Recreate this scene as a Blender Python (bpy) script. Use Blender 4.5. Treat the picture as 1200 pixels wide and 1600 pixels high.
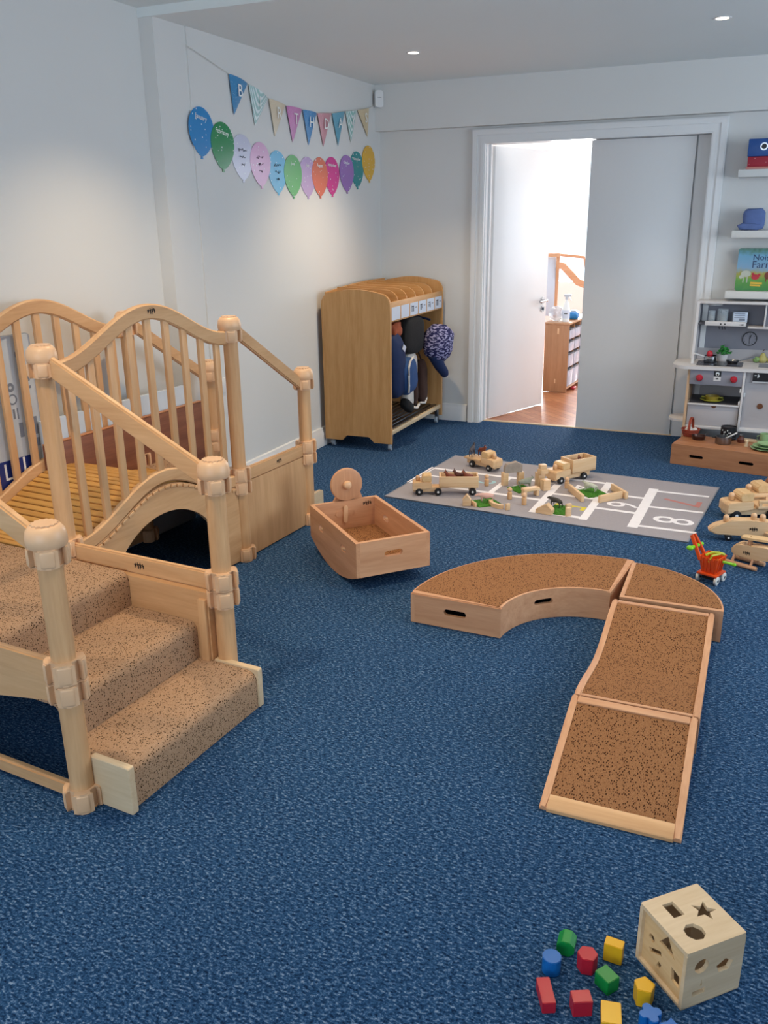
import bpy, bmesh, math, random
from mathutils import Matrix, Vector, Euler
random.seed(7)
for o in list(bpy.data.objects): bpy.data.objects.remove(o)
SC = bpy.context.scene; C = SC.collection
PI = math.pi

# ------------------------------------------------------------------ camera
pitch, yaw, roll = math.radians(18.74), math.radians(23.825), math.radians(0.785)
cam_d = bpy.data.cameras.new('camera'); cam = bpy.data.objects.new('camera', cam_d); C.objects.link(cam)
f = Vector((-math.sin(yaw)*math.cos(pitch), math.cos(yaw)*math.cos(pitch), -math.sin(pitch)))
r = Vector((math.cos(yaw), math.sin(yaw), 0)); u = r.cross(f)
r2 = r*math.cos(roll) - u*math.sin(roll); u2 = u*math.cos(roll) + r*math.sin(roll)
cam.matrix_world = Matrix(((r2.x, u2.x, -f.x, 0), (r2.y, u2.y, -f.y, 0), (r2.z, u2.z, -f.z, 1.5), (0, 0, 0, 1)))
cam_d.sensor_fit = 'AUTO'; cam_d.sensor_width = 36; cam_d.lens = 1351.4/1600*36
cam_d.clip_start = 0.05; SC.camera = cam

# ------------------------------------------------------------------ world, lights, exposure
SC.view_settings.view_transform = 'Standard'; SC.view_settings.look = 'None'
SC.view_settings.gamma = 1; SC.view_settings.use_curve_mapping = False
SC.view_settings.exposure = 0.22
w = bpy.data.worlds.new('world'); SC.world = w; w.use_nodes = True
w.node_tree.nodes['Background'].inputs[0].default_value = (0.80, 0.90, 1.0, 1)
w.node_tree.nodes['Background'].inputs[1].default_value = 1.6

def area(name, loc, target, sx, sy, power, col):
    d = bpy.data.lights.new(name, 'AREA'); d.shape = 'RECTANGLE'; d.size = sx; d.size_y = sy
    d.energy = power; d.color = col
    o = bpy.data.objects.new(name, d); C.objects.link(o); o.location = loc
    o.rotation_euler = (Vector(target)-Vector(loc)).to_track_quat('-Z', 'Y').to_euler()
    return o
area('window_daylight_rear', (-0.9, -2.25, 1.45), (-0.9, 2.0, 2.1), 2.6, 1.5, 42, (0.72, 0.86, 1.0))
area('window_daylight_right', (2.75, 3.6, 1.5), (0, 3.9, 1.9), 2.4, 1.2, 52, (0.74, 0.87, 1.0))
area('next_room_daylight', (-1.9, 11.6, 1.5), (-1.9, 8, 1.2), 2.6, 1.6, 230, (0.95, 0.98, 1.0))
area('next_room_side_daylight', (0.75, 8.8, 1.6), (-2, 8.4, 1.0), 2.4, 1.5, 32, (0.80, 0.88, 1.0))

# ------------------------------------------------------------------ node materials
def lin(h):
    if isinstance(h, str):
        h = h.lstrip('#'); c = [int(h[i:i+2], 16)/255 for i in (0, 2, 4)]
    else: c = h
    return tuple([(v/12.92 if v <= 0.04045 else ((v+0.055)/1.055)**2.4) for v in c]) + (1,)
MATS = {}
def base_mat(name):
    m = bpy.data.materials.new(name); m.use_nodes = True
    nt = m.node_tree; b = nt.nodes['Principled BSDF']
    MATS[name] = m
    return m, nt, b
def nd(nt, t, **kw):
    n = nt.nodes.new(t)
    for k, v in kw.items():
        if hasattr(n, k): setattr(n, k, v)
        else: n.inputs[k].default_value = v
    return n
def ramp(nt, fac, stops):
    r = nt.nodes.new('ShaderNodeValToRGB'); el = r.color_ramp.elements
    while len(el) < len(stops): el.new(0.5)
    for e, (p, c) in zip(el, stops): e.position = p; e.color = lin(c)
    nt.links.new(fac, r.inputs[0]); return r
def coords(nt, scale=(1, 1, 1), kind='Object', rot=(0, 0, 0)):
    tc = nt.nodes.new('ShaderNodeTexCoord'); mp = nt.nodes.new('ShaderNodeMapping')
    mp.inputs['Scale'].default_value = scale; mp.inputs['Rotation'].default_value = rot
    nt.links.new(tc.outputs[kind], mp.inputs[0]); return mp.outputs[0]
def plain(name, col, rough=0.5, metal=0, spec=0.5, emit=None, estr=0, var=0.06, scale=30, bump=0):
    m, nt, b = base_mat(name)
    n = nd(nt, 'ShaderNodeTexNoise'); n.inputs['Scale'].default_value = scale; n.inputs['Detail'].default_value = 3
    nt.links.new(coords(nt), n.inputs['Vector'])
    c = lin(col)
    hs = nd(nt, 'ShaderNodeMix', data_type='RGBA'); hs.inputs[6].default_value = tuple(max(0, x*(1-var)) for x in c[:3])+(1,)
    hs.inputs[7].default_value = tuple(min(1, x*(1+var)) for x in c[:3])+(1,)
    nt.links.new(n.outputs[0], hs.inputs[0]); nt.links.new(hs.outputs[2], b.inputs['Base Color'])
    b.inputs['Roughness'].default_value = rough; b.inputs['Metallic'].default_value = metal
    b.inputs['Specular IOR Level'].default_value = spec
    if bump:
        bp = nd(nt, 'ShaderNodeBump'); bp.inputs['Strength'].default_value = bump; bp.inputs['Distance'].default_value = 0.002
        nt.links.new(n.outputs[0], bp.inputs['Height']); nt.links.new(bp.outputs[0], b.inputs['Normal'])
    if emit:
        b.inputs['Emission Color'].default_value = lin(emit); b.inputs['Emission Strength'].default_value = estr
    return m
def wood(name, c1, c2, axis='x', rough=0.42, k=1.0):
    m, nt, b = base_mat(name)
    s = {'x': (1.2, 14, 14), 'y': (14, 1.2, 14), 'z': (14, 14, 1.2)}[axis]
    s = tuple(v*k for v in s)
    n = nd(nt, 'ShaderNodeTexNoise'); n.inputs['Scale'].default_value = 1.6; n.inputs['Detail'].default_value = 6; n.inputs['Distortion'].default_value = 0.35
    nt.links.new(coords(nt, s), n.inputs['Vector'])
    n2 = nd(nt, 'ShaderNodeTexNoise'); n2.inputs['Scale'].default_value = 9; n2.inputs['Detail'].default_value = 4
    nt.links.new(coords(nt, s), n2.inputs['Vector'])
    mx = nd(nt, 'ShaderNodeMath', operation='MULTIPLY_ADD'); mx.inputs[1].default_value = 0.35
    nt.links.new(n2.outputs[0], mx.inputs[0]); 
    sc = nd(nt, 'ShaderNodeMath', operation='MULTIPLY'); sc.inputs[1].default_value = 0.7
    nt.links.new(n.outputs[0], sc.inputs[0]); nt.links.new(sc.outputs[0], mx.inputs[2])
    rp = ramp(nt, mx.outputs[0], [(0.30, c2), (0.68, c1)])
    nt.links.new(rp.outputs[0], b.inputs['Base Color'])
    b.inputs['Roughness'].default_value = rough; b.inputs['Specular IOR Level'].default_value = 0.4
    return m
def wood3(name, c1, c2, **kw):
    for a in 'xyz': wood(name+'_'+a, c1, c2, a, **kw)
    MATS[name] = MATS[name+'_x']
wood3('maple', '#dfb384', '#c9986a')
wood3('beech', '#d9a781', '#c18b65')
wood3('pine', '#e6c596', '#d4aa73')
wood3('rack', '#d2a26c', '#b98549')
wood3('toy', '#e8c8a0', '#d6ab7c')
wood3('oak', '#c3865a', '#8e5433')
wood3('birch', '#e2caa8', '#cdb18b')
wood('boxwood', '#b8815a', '#9a6342', 'x')
wood('unitwood', '#b98a66', '#a27350', 'z')
wood('unitwood2', '#c79b78', '#b08360', 'y')
plain('pan_brown', '#4b3029', 0.35, metal=0.6)
wood('brownboard', '#8d5a41', '#6d4030', 'y')
plain('capwood', '#e3b991', 0.4, var=0.05)
plain('white_paint', '#dfe0de', 0.55, var=0.015, scale=4)
plain('wall_paint', '#dcdcda', 0.7, var=0.015, scale=3)
plain('ceiling_paint', '#e8efef', 0.8, var=0.01, scale=3)
plain('white_gloss', '#e4e4e4', 0.3, var=0.01)
plain('black_rubber', '#15161a', 0.45)
plain('black_print', '#1c1512', 0.7)
plain('chrome', '#b9bcc0', 0.18, metal=1)
plain('steel', '#8f9094', 0.3, metal=1)
plain('brown_slot', '#6d3f22', 0.6)

def carpet_blue():
    m, nt, b = base_mat('carpet_blue')
    v = coords(nt)
    n1 = nd(nt, 'ShaderNodeTexNoise'); n1.inputs['Scale'].default_value = 190; n1.inputs['Detail'].default_value = 3; n1.inputs['Roughness'].default_value = 0.7
    nt.links.new(v, n1.inputs['Vector'])
    v2 = coords(nt, (1, 2.2, 1), rot=(0, 0, 0.5))
    n2 = nd(nt, 'ShaderNodeTexNoise'); n2.inputs['Scale'].default_value = 75; n2.inputs['Detail'].default_value = 2
    nt.links.new(v2, n2.inputs['Vector'])
    n3 = nd(nt, 'ShaderNodeTexNoise'); n3.inputs['Scale'].default_value = 1.3; n3.inputs['Detail'].default_value = 2
    nt.links.new(v, n3.inputs['Vector'])
    a = nd(nt, 'ShaderNodeMath', operation='ADD'); nt.links.new(n1.outputs[0], a.inputs[0]); nt.links.new(n2.outputs[0], a.inputs[1])
    a2 = nd(nt, 'ShaderNodeMath', operation='MULTIPLY'); a2.inputs[1].default_value = 0.5; nt.links.new(a.outputs[0], a2.inputs[0])
    rp = ramp(nt, a2.outputs[0], [(0.36, '#0b1c38'), (0.46, '#1e3e62'), (0.54, '#325880'), (0.64, '#8198b2')])
    mx = nd(nt, 'ShaderNodeMix', data_type='RGBA', blend_type='MULTIPLY'); mx.inputs[0].default_value = 0.35
    r3 = ramp(nt, n3.outputs[0], [(0.3, '#c0c4d0'), (0.7, '#ffffff')])
    nt.links.new(rp.outputs[0], mx.inputs[6]); nt.links.new(r3.outputs[0], mx.inputs[7])
    nt.links.new(mx.outputs[2], b.inputs['Base Color'])
    bp = nd(nt, 'ShaderNodeBump'); bp.inputs['Strength'].default_value = 0.6; bp.inputs['Distance'].default_value = 0.006
    nt.links.new(a2.outputs[0], bp.inputs['Height']); nt.links.new(bp.outputs[0], b.inputs['Normal'])
    b.inputs['Roughness'].default_value = 0.95; b.inputs['Specular IOR Level'].default_value = 0.1
carpet_blue()
def carpet_brown(name, c_hi, c_mid, c_dark, scale=85, dens=0.62, st=(1, 1, 1)):
    m, nt, b = base_mat(name)
    v = coords(nt)
    n1 = nd(nt, 'ShaderNodeTexNoise'); n1.inputs['Scale'].default_value = scale*3; n1.inputs['Detail'].default_value = 2
    nt.links.new(v, n1.inputs['Vector'])
    vo = nd(nt, 'ShaderNodeTexVoronoi'); vo.inputs['Scale'].default_value = scale; vo.inputs['Randomness'].default_value = 0.85
    nt.links.new(coords(nt, st, rot=(0.0, 0.0, 0.7)), vo.inputs['Vector'])
    r1 = ramp(nt, n1.outputs[0], [(0.3, c_mid), (0.7, c_hi)])
    # dark flecks where the cell is near its centre and its random value is high
    lt = nd(nt, 'ShaderNodeMath', operation='LESS_THAN'); lt.inputs[1].default_value = 0.36
    nt.links.new(vo.outputs['Distance'], lt.inputs[0])
    sep = nd(nt, 'ShaderNodeSeparateColor'); nt.links.new(vo.outputs['Color'], sep.inputs[0])
    gt = nd(nt, 'ShaderNodeMath', operation='GREATER_THAN'); gt.inputs[1].default_value = dens
    nt.links.new(sep.outputs[0], gt.inputs[0])
    mu = nd(nt, 'ShaderNodeMath', operation='MULTIPLY'); nt.links.new(lt.outputs[0], mu.inputs[0]); nt.links.new(gt.outputs[0], mu.inputs[1])
    mx = nd(nt, 'ShaderNodeMix', data_type='RGBA'); mx.inputs[7].default_value = lin(c_dark)
    nt.links.new(mu.outputs[0], mx.inputs[0]); nt.links.new(r1.outputs[0], mx.inputs[6])
    nt.links.new(mx.outputs[2], b.inputs['Base Color'])
    bp = nd(nt, 'ShaderNodeBump'); bp.inputs['Strength'].default_value = 0.5; bp.inputs['Distance'].default_value = 0.003
    nt.links.new(n1.outputs[0], bp.inputs['Height']); nt.links.new(bp.outputs[0], b.inputs['Normal'])
    b.inputs['Roughness'].default_value = 0.95; b.inputs['Specular IOR Level'].default_value = 0.1
carpet_brown('carpet_steps', '#c3a184', '#957558', '#43301f', 170, 0.46)
carpet_brown('carpet_ramp', '#a77a55', '#84593a', '#3f2415', 125, 0.38, (1.7, 0.9, 1))
def slab(name, c1, c2, c3, axis_scale, rot=0, rough=0.4):   # parquet / decking
    m, nt, b = base_mat(name)
    br = nd(nt, 'ShaderNodeTexBrick'); br.inputs['Color1'].default_value = lin(c1); br.inputs['Color2'].default_value = lin(c2)
    br.inputs['Mortar'].default_value = lin(c3); br.inputs['Scale'].default_value = 1; br.inputs['Brick Width'].default_value = 0.35
    br.inputs['Row Height'].default_value = 0.07; br.inputs['Mortar Size'].default_value = 0.002
    nt.links.new(coords(nt, axis_scale, rot=(0, 0, rot)), br.inputs['Vector'])
    n = nd(nt, 'ShaderNodeTexNoise'); n.inputs['Scale'].default_value = 8; n.inputs['Detail'].default_value = 4
    nt.links.new(coords(nt, (2, 8, 2), rot=(0, 0, rot)), n.inputs['Vector'])
    mx = nd(nt, 'ShaderNodeMix', data_type='RGBA', blend_type='MULTIPLY'); mx.inputs[0].default_value = 0.5
    r = ramp(nt, n.outputs[0], [(0.3, '#b8a090'), (0.7, '#ffffff')])
    nt.links.new(br.outputs[0], mx.inputs[6]); nt.links.new(r.outputs[0], mx.inputs[7]); nt.links.new(mx.outputs[2], b.inputs['Base Color'])
    b.inputs['Roughness'].default_value = rough
wood('deck', '#d6a35a', '#b88442', 'x')
slab('parquet', '#c98a62', '#a5653f', '#7b4526', (1, 1, 1), 0.78, 0.3)

def glassy(name, col, rough=0.1, alpha=0.35):
    m, nt, b = base_mat(name)
    b.inputs['Base Color'].default_value = lin(col); b.inputs['Roughness'].default_value = rough
    n = nd(nt, 'ShaderNodeTexNoise'); n.inputs['Scale'].default_value = 14; nt.links.new(coords(nt), n.inputs['Vector'])
    mr = nd(nt, 'ShaderNodeMapRange'); mr.inputs[3].default_value = alpha*0.7; mr.inputs[4].default_value = min(1, alpha*1.3)
    nt.links.new(n.outputs[0], mr.inputs[0]); nt.links.new(mr.outputs[0], b.inputs['Alpha'])
    return m

# ------------------------------------------------------------------ mesh helpers
def nb(): return bmesh.new()
def M(loc=(0, 0, 0), rot=(0, 0, 0), sc=(1, 1, 1)):
    return Matrix.LocRotScale(Vector(loc), Euler(rot), Vector(sc))
def box(bm, c, s, rot=(0, 0, 0), bev=0.0, seg=2, mat=None):
    mt = M(c, rot) @ Matrix.Diagonal(Vector((s[0], s[1], s[2], 1)))
    if mat is not None: mt = mat @ mt
    g = bmesh.ops.create_cube(bm, size=1, matrix=mt)
    if bev > 0:
        es = list({e for v in g['verts'] for e in v.link_edges})
        bmesh.ops.bevel(bm, geom=es, offset=min(bev, min(s)*0.45), segments=seg, affect='EDGES', profile=0.5)
    return bm
def bx(x0, x1, y0, y1, z0, z1, bev=0.0, bm=None):
    bm = bm or nb()
    return box(bm, ((x0+x1)/2, (y0+y1)/2, (z0+z1)/2), (abs(x1-x0), abs(y1-y0), abs(z1-z0)), bev=bev)
def cyl(bm, p1, p2, ra, rb=None, seg=20, bev=0):
    p1, p2 = Vector(p1), Vector(p2); d = p2-p1
    mt = Matrix.Translation((p1+p2)/2) @ d.to_track_quat('Z', 'Y').to_matrix().to_4x4()
    g = bmesh.ops.create_cone(bm, cap_ends=True, segments=seg, radius1=ra, radius2=ra if rb is None else rb, depth=d.length, matrix=mt)
    if bev:
        es = [e for e in {e for v in g['verts'] for e in v.link_edges} if any(len(fc.verts) > 4 for fc in e.link_faces)]
        bmesh.ops.bevel(bm, geom=es, offset=bev, segments=2, affect='EDGES', profile=0.5)
    return bm
def ball(bm, c, r, sc=(1, 1, 1), rot=(0, 0, 0), seg=16):
    bmesh.ops.create_uvsphere(bm, u_segments=seg, v_segments=max(8, seg//2+2), radius=r, matrix=M(c, rot, sc)); return bm
def lathe(bm, prof, seg=24, mat=None, c=(0, 0, 0)):
    mat = mat or Matrix.Translation(Vector(c))
    rings = []
    for (rr, z) in prof:
        if rr < 1e-6: rings.append([bm.verts.new(mat @ Vector((0, 0, z)))])
        else: rings.append([bm.verts.new(mat @ Vector((rr*math.cos(2*PI*i/seg), rr*math.sin(2*PI*i/seg), z))) for i in range(seg)])
    for a, b in zip(rings, rings[1:]):
        if len(a) == 1 and len(b) == 1: continue
        for i in range(seg):
            j = (i+1) % seg
            if len(a) == 1: bm.faces.new((a[0], b[i], b[j]))
            elif len(b) == 1: bm.faces.new((a[i], b[0], a[j]))
            else: bm.faces.new((a[i], b[i], b[j], a[j]))
    for rg in (rings[0], rings[-1]):
        if len(rg) > 1: bm.faces.new(rg)
    return bm
def plate(bm, outer, holes=(), t=0.01, mat=None, z=0.0):
    """flat board (with through holes) drawn in local XY, thickness t along Z"""
    mat = mat or Matrix()
    loops = [outer]+list(holes)
    lay = []
    for zz in (z, z+t):
        ls = []; es = []
        for lp in loops:
            vs = [bm.verts.new(mat @ Vector((p[0], p[1], zz))) for p in lp]
            es += [bm.edges.new((vs[i], vs[(i+1) % len(vs)])) for i in range(len(vs))]; ls.append(vs)
        if len(loops) == 1: bm.faces.new(ls[0])
        else: bmesh.ops.triangle_fill(bm, edges=es, use_beauty=True)
        lay.append(ls)
    for a, b in zip(*lay):
        n = len(a)
        for i in range(n): bm.faces.new((a[i], a[(i+1) % n], b[(i+1) % n], b[i]))
    return bm
XZ = lambda x=0, y=0, z=0: Matrix.Translation((x, y, z)) @ Matrix(((1, 0, 0, 0), (0, 0, -1, 0), (0, 1, 0, 0), (0, 0, 0, 1)))   # local XY -> XZ, thickness toward -Y
YZ = lambda x=0, y=0, z=0: Matrix.Translation((x, y, z)) @ Matrix(((0, 0, 1, 0), (1, 0, 0, 0), (0, 1, 0, 0), (0, 0, 0, 1)))    # local XY -> YZ, thickness toward +X
def stadium(cx, cy, w, h, n=8):
    r = h/2; a = w/2-r; out = []
    for i in range(n+1): t = -PI/2+PI*i/n; out.append((cx+a+r*math.cos(t), cy+r*math.sin(t)))
    for i in range(n+1): t = PI/2+PI*i/n; out.append((cx-a+r*math.cos(t), cy+r*math.sin(t)))
    return out
def circ(cx, cy, r, n=20, ph=0, ry=None): return [(cx+r*math.cos(ph+2*PI*i/n), cy+(ry or r)*math.sin(ph+2*PI*i/n)) for i in range(n)]
def rrect(x0, x1, y0, y1, r, n=5):
    out = []
    for (cx, cy, a) in ((x1-r, y0+r, -PI/2), (x1-r, y1-r, 0), (x0+r, y1-r, PI/2), (x0+r, y0+r, PI)):
        for i in range(n+1): t = a+PI/2*i/n; out.append((cx+r*math.cos(t), cy+r*math.sin(t)))
    return out
def sweep(bm, path, prof, up=Vector((0, 0, 1)), side=None, caps=True):
    """rectangular or any closed profile [(a,b)] swept on path; a along side, b along the in-plane normal"""
    P = [Vector(p) for p in path]; rings = []
    for i, p in enumerate(P):
        t = (P[min(i+1, len(P)-1)]-P[max(i-1, 0)]).normalized()
        s = side.normalized() if side is not None else t.cross(up).normalized()
        n = s.cross(t).normalized()
        rings.append([bm.verts.new(p+s*a+n*b) for a, b in prof])
    k = len(prof)
    for A, B in zip(rings, rings[1:]):
        for i in range(k): bm.faces.new((A[i], A[(i+1) % k], B[(i+1) % k], B[i]))
    if caps: bm.faces.new(rings[0]); bm.faces.new(rings[-1])
    return bm
def rp(a, b, c=0.004):   # chamfered rectangle profile, size 2a x 2b
    return [(-a+c, -b), (a-c, -b), (a, -b+c), (a, b-c), (a-c, b), (-a+c, b), (-a, b-c), (-a, -b+c)]
def tube(bm, path, r, seg=8): return sweep(bm, path, [(r*math.cos(2*PI*i/seg), r*math.sin(2*PI*i/seg)) for i in range(seg)], up=Vector((0.013, 0.021, 1)))
def tubes(bm, path, rad, seg=10, up=Vector((0.013, 0.021, 1))):  # varying radius
    P = [Vector(p) for p in path]; rings = []
    for i, p in enumerate(P):
        t = (P[min(i+1, len(P)-1)]-P[max(i-1, 0)]).normalized(); s = t.cross(up).normalized(); n = s.cross(t)
        rings.append([bm.verts.new(p+(s*math.cos(2*PI*j/seg)+n*math.sin(2*PI*j/seg))*rad[i]) for j in range(seg)])
    for A, B in zip(rings, rings[1:]):
        for i in range(seg): bm.faces.new((A[i], A[(i+1) % seg], B[(i+1) % seg], B[i]))
    bm.faces.new(rings[0]); bm.faces.new(rings[-1]); return bm

def obj(name, bm, mat, parent=None, ang=38, loc=None):
    bmesh.ops.recalc_face_normals(bm, faces=bm.faces)
    lim = math.radians(ang)
    for fc in bm.faces: fc.smooth = True
    for e in bm.edges:
        if len(e.link_faces) == 2 and e.calc_face_angle(0) > lim: e.smooth = False
    me = bpy.data.meshes.new(name); bm.to_mesh(me); bm.free()
    me.materials.append(MATS[mat])
    o = bpy.data.objects.new(name, me); C.objects.link(o)
    if parent is not None: o.parent = parent
    if loc is not None: o.location = loc
    return o
def thing(name, label, cat, loc=(0, 0, 0), rotz=0, group=None, rot=None):
    o = bpy.data.objects.new(name, None); C.objects.link(o); o.empty_display_size = 0.05
    o.location = loc; o.rotation_euler = rot or (0, 0, rotz); o['label'] = label; o['category'] = cat
    if group: o['group'] = group
    return o
def tag(o, label, cat, group=None, kind=None):
    o['label'] = label; o['category'] = cat
    if group: o['group'] = group
    if kind: o['kind'] = kind
    return o
def struct(name, bm, mat, label=None, cat=None, parent=None):
    o = obj(name, bm, mat, parent)
    if parent is None:
        o['kind'] = 'structure'
        if label: o['label'] = label; o['category'] = cat
    return o
def kids(o): return [c for c in bpy.data.objects if c.parent == o]
def clone(o, parent=None):
    c = o.copy(); C.objects.link(c); c.parent = parent
    for ch in kids(o): clone(ch, c)
    return c
_txt = {}
def text(name, s, size, mat, parent, mtx, ext=0.0004, align='CENTER'):
    cu = bpy.data.curves.new('t', 'FONT'); cu.body = s; cu.size = size; cu.extrude = ext; cu.align_x = align; cu.align_y = 'CENTER'; cu.resolution_u = 3
    to = bpy.data.objects.new('t', cu); C.objects.link(to); bpy.context.view_layer.update()
    me = bpy.data.meshes.new_from_object(to.evaluated_get(bpy.context.evaluated_depsgraph_get()))
    bpy.data.objects.remove(to)
    me.transform(mtx); me.materials.clear(); me.materials.append(MATS[mat]); me.name = name
    o = bpy.data.objects.new(name, me); C.objects.link(o); o.parent = parent
    return o
def logo(parent, mtx, s=0.02, name='printed_logo', mat='black_print'):
    """maker's mark: four little figures with branching arms"""
    bm = nb()
    for k, (dx, sl, h) in enumerate(((-1.1, .25, .8), (-0.35, -.2, 1.1), (0.35, .15, 1.2), (1.1, -.3, .9))):
        def st(x0, y0, x1, y1, wd=0.11):
            d = Vector((x1-x0, y1-y0, 0)); n = Vector((-d.y, d.x, 0)).normalized()*wd
            pts = [Vector((x0, y0, 0))+n, Vector((x0, y0, 0))-n, Vector((x1, y1, 0))-n, Vector((x1, y1, 0))+n]
            plate(bm, [(p.x*s, p.y*s) for p in pts], t=0.0004, mat=mtx)
        st(dx-sl*.6, -h*.7, dx+sl*.3, h*.7); st(dx-sl*.2, -h*.1, dx+.32, h*.35); st(dx, 0, dx-.32, h*.30); st(dx+sl*.2, h*.3, dx+.3, -h*.35)
    return obj(name, bm, mat, parent)
# ================================================================== ROOM SHELL
XL, XR, YB, YF, ZC = -2.774, 2.9, 6.30, -2.4, 2.40
def boxs(x0, x1, y0, y1, z0, z1): return bx(x0, x1, y0, y1, z0, z1)
struct('floor', boxs(-3.0, 3.0, -2.5, 6.36, -0.1, 0.0), 'carpet_blue', 'dark blue flecked carpet covering the playroom floor', 'floor')
struct('floor.001', boxs(-4.2, 1.2, 6.385, 11.9, -0.1, -0.002), 'parquet', 'orange-brown herringbone parquet in the next room', 'floor')
struct('trim_1', bx(-2.0, -0.45, 6.355, 6.39, -0.02, 0.006, 0.003), 'birch', 'pale threshold strip between carpet and parquet', 'trim')
struct('ceiling', boxs(-3.0, 3.0, 3.714, 6.45, ZC, ZC+0.2), 'ceiling_paint', 'white plastered ceiling with round downlights', 'ceiling')
struct('ceiling.001', boxs(-3.0, 3.0, -2.5, 3.714, ZC+0.04, ZC+0.2), 'ceiling_paint', 'slightly higher strip of white ceiling nearest the camera', 'ceiling')
# left wall: main run, a shallow band, and the recessed run behind the climbing gym
struct('wall_left', boxs(XL-0.25, XL, 3.97, 6.5, 0, 2.5), 'wall_paint', 'white left wall with birthday bunting and balloons', 'wall')
struct('wall_left.001', boxs(XL-0.25, XL-0.008, 3.72, 3.97, 0, 2.5), 'wall_paint', 'narrow vertical band of the white left wall', 'wall')
struct('wall_left.002', boxs(XL-0.30, XL-0.086, -2.5, 3.72, 0, 2.5), 'wall_paint', 'recessed white wall behind the wooden climbing gym', 'wall')
bm = nb()
plate(bm, [(XL-0.2, 0), (-2.0, 0), (-2.0, 2.02), (-0.45, 2.02), (-0.45, 0), (3.0, 0), (3.0, 2.5), (XL-0.2, 2.5)], t=0.12, mat=XZ(0, YB+0.12, 0))
struct('wall_back', bm, 'wall_paint', 'white end wall around the double doors', 'wall')
struct('trim_2', bx(XL, 3.0, 6.217, YB, 2.097, ZC+0.01), 'wall_paint', 'white boxed beam running above the double doors', 'beam')
# right wall with a window opening, rear wall with a wide window opening
bm = nb(); plate(bm, [(-2.5, 0), (6.5, 0), (6.5, 2.5), (-2.5, 2.5)], [[(2.4, 0.9), (4.8, 0.9), (4.8, 2.1), (2.4, 2.1)]], t=0.15, mat=YZ(2.85, 0, 0))
struct('wall_right', bm, 'wall_paint', 'white right wall with a window', 'wall')
bm = nb(); plate(bm, [(-3.0, 0), (3.0, 0), (3.0, 2.5), (-3.0, 2.5)], [[(-2.2, 0.7), (0.4, 0.7), (0.4, 2.2), (-2.2, 2.2)]], t=0.15, mat=XZ(0, -2.3, 0))
struct('wall_rear', bm, 'wall_paint', 'white rear wall with a wide window', 'wall')
# baseboards
def skirt(name, p0, p1, n, label):
    prof = [(0, 0), (0.022, 0), (0.022, 0.095), (0.016, 0.105), (0.012, 0.125), (0.004, 0.13), (0, 0.13)]
    bm = nb(); p0, p1, n = Vector(p0), Vector(p1), Vector(n)
    A = [bm.verts.new(p0+n*a+Vector((0, 0, b))) for a, b in prof]; B = [bm.verts.new(p1+n*a+Vector((0, 0, b))) for a, b in prof]
    k = len(prof)
    for i in range(k): bm.faces.new((A[i], A[(i+1) % k], B[(i+1) % k], B[i]))
    bm.faces.new(A); bm.faces.new(B)
    struct(name, bm, 'white_gloss', label, 'baseboard')
skirt('baseboard_left', (XL, 3.73, 0), (XL, 6.30, 0), (1, 0, 0), 'white moulded baseboard along the left wall')
skirt('baseboard_left.001', (XL-0.086, -2.3, 0), (XL-0.086, 3.72, 0), (1, 0, 0), 'white baseboard behind the climbing gym')
skirt('baseboard_back', (XL+0.022, YB, 0), (-2.066, YB, 0), (0, -1, 0), 'short white baseboard left of the door frame')
skirt('baseboard_back.001', (-0.405, YB, 0), (2.85, YB, 0), (0, -1, 0), 'white baseboard behind the play kitchen')
# architrave: stepped moulding round the opening
def archi(y0, y1, o, i, name, label):
    bm = nb()
    plate(bm, [(-1.96-o, 0), (-1.96-i, 0), (-1.96-i, 1.985+i), (-0.472+i, 1.985+i), (-0.472+i, 0), (-0.472+o, 0), (-0.472+o, 1.985+o), (-1.96-o, 1.985+o)], t=y1-y0, mat=XZ(0, y1, 0))
    return bm
bm = archi(6.272, 6.30, 0.095, 0.0, '', ''); b2 = archi(6.262, 6.272, 0.088, 0.055, '', '')
me = bpy.data.meshes.new('x'); b2.to_mesh(me); bm.from_mesh(me)
b2 = archi(6.266, 6.272, 0.03, 0.008, '', ''); me = bpy.data.meshes.new('x'); b2.to_mesh(me); bm.from_mesh(me)
struct('trim_3', bm, 'white_gloss', 'white moulded architrave round the double doors', 'door frame')
bm = nb()
bx(-2.0, -1.955, 6.30, 6.42, 0, 1.99, bm=bm); bx(-0.475, -0.45, 6.30, 6.42, 0, 1.99, bm=bm); bx(-2.0, -0.45, 6.30, 6.42, 1.985, 2.02, bm=bm)
bx(-1.955, -1.94, 6.36, 6.39, 0, 1.985, bm=bm); bx(-0.60, -0.45, 6.402, 6.42, 0, 1.99, bm=bm); bx(-1.22, -0.60, 6.402, 6.42, 1.95, 1.99, bm=bm)  # last strips: added behind the closed door to block light through its gaps
struct('trim_4', bm, 'white_gloss', 'white door lining inside the architrave, with added light-blocking strips behind the closed door', 'door lining')
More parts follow.
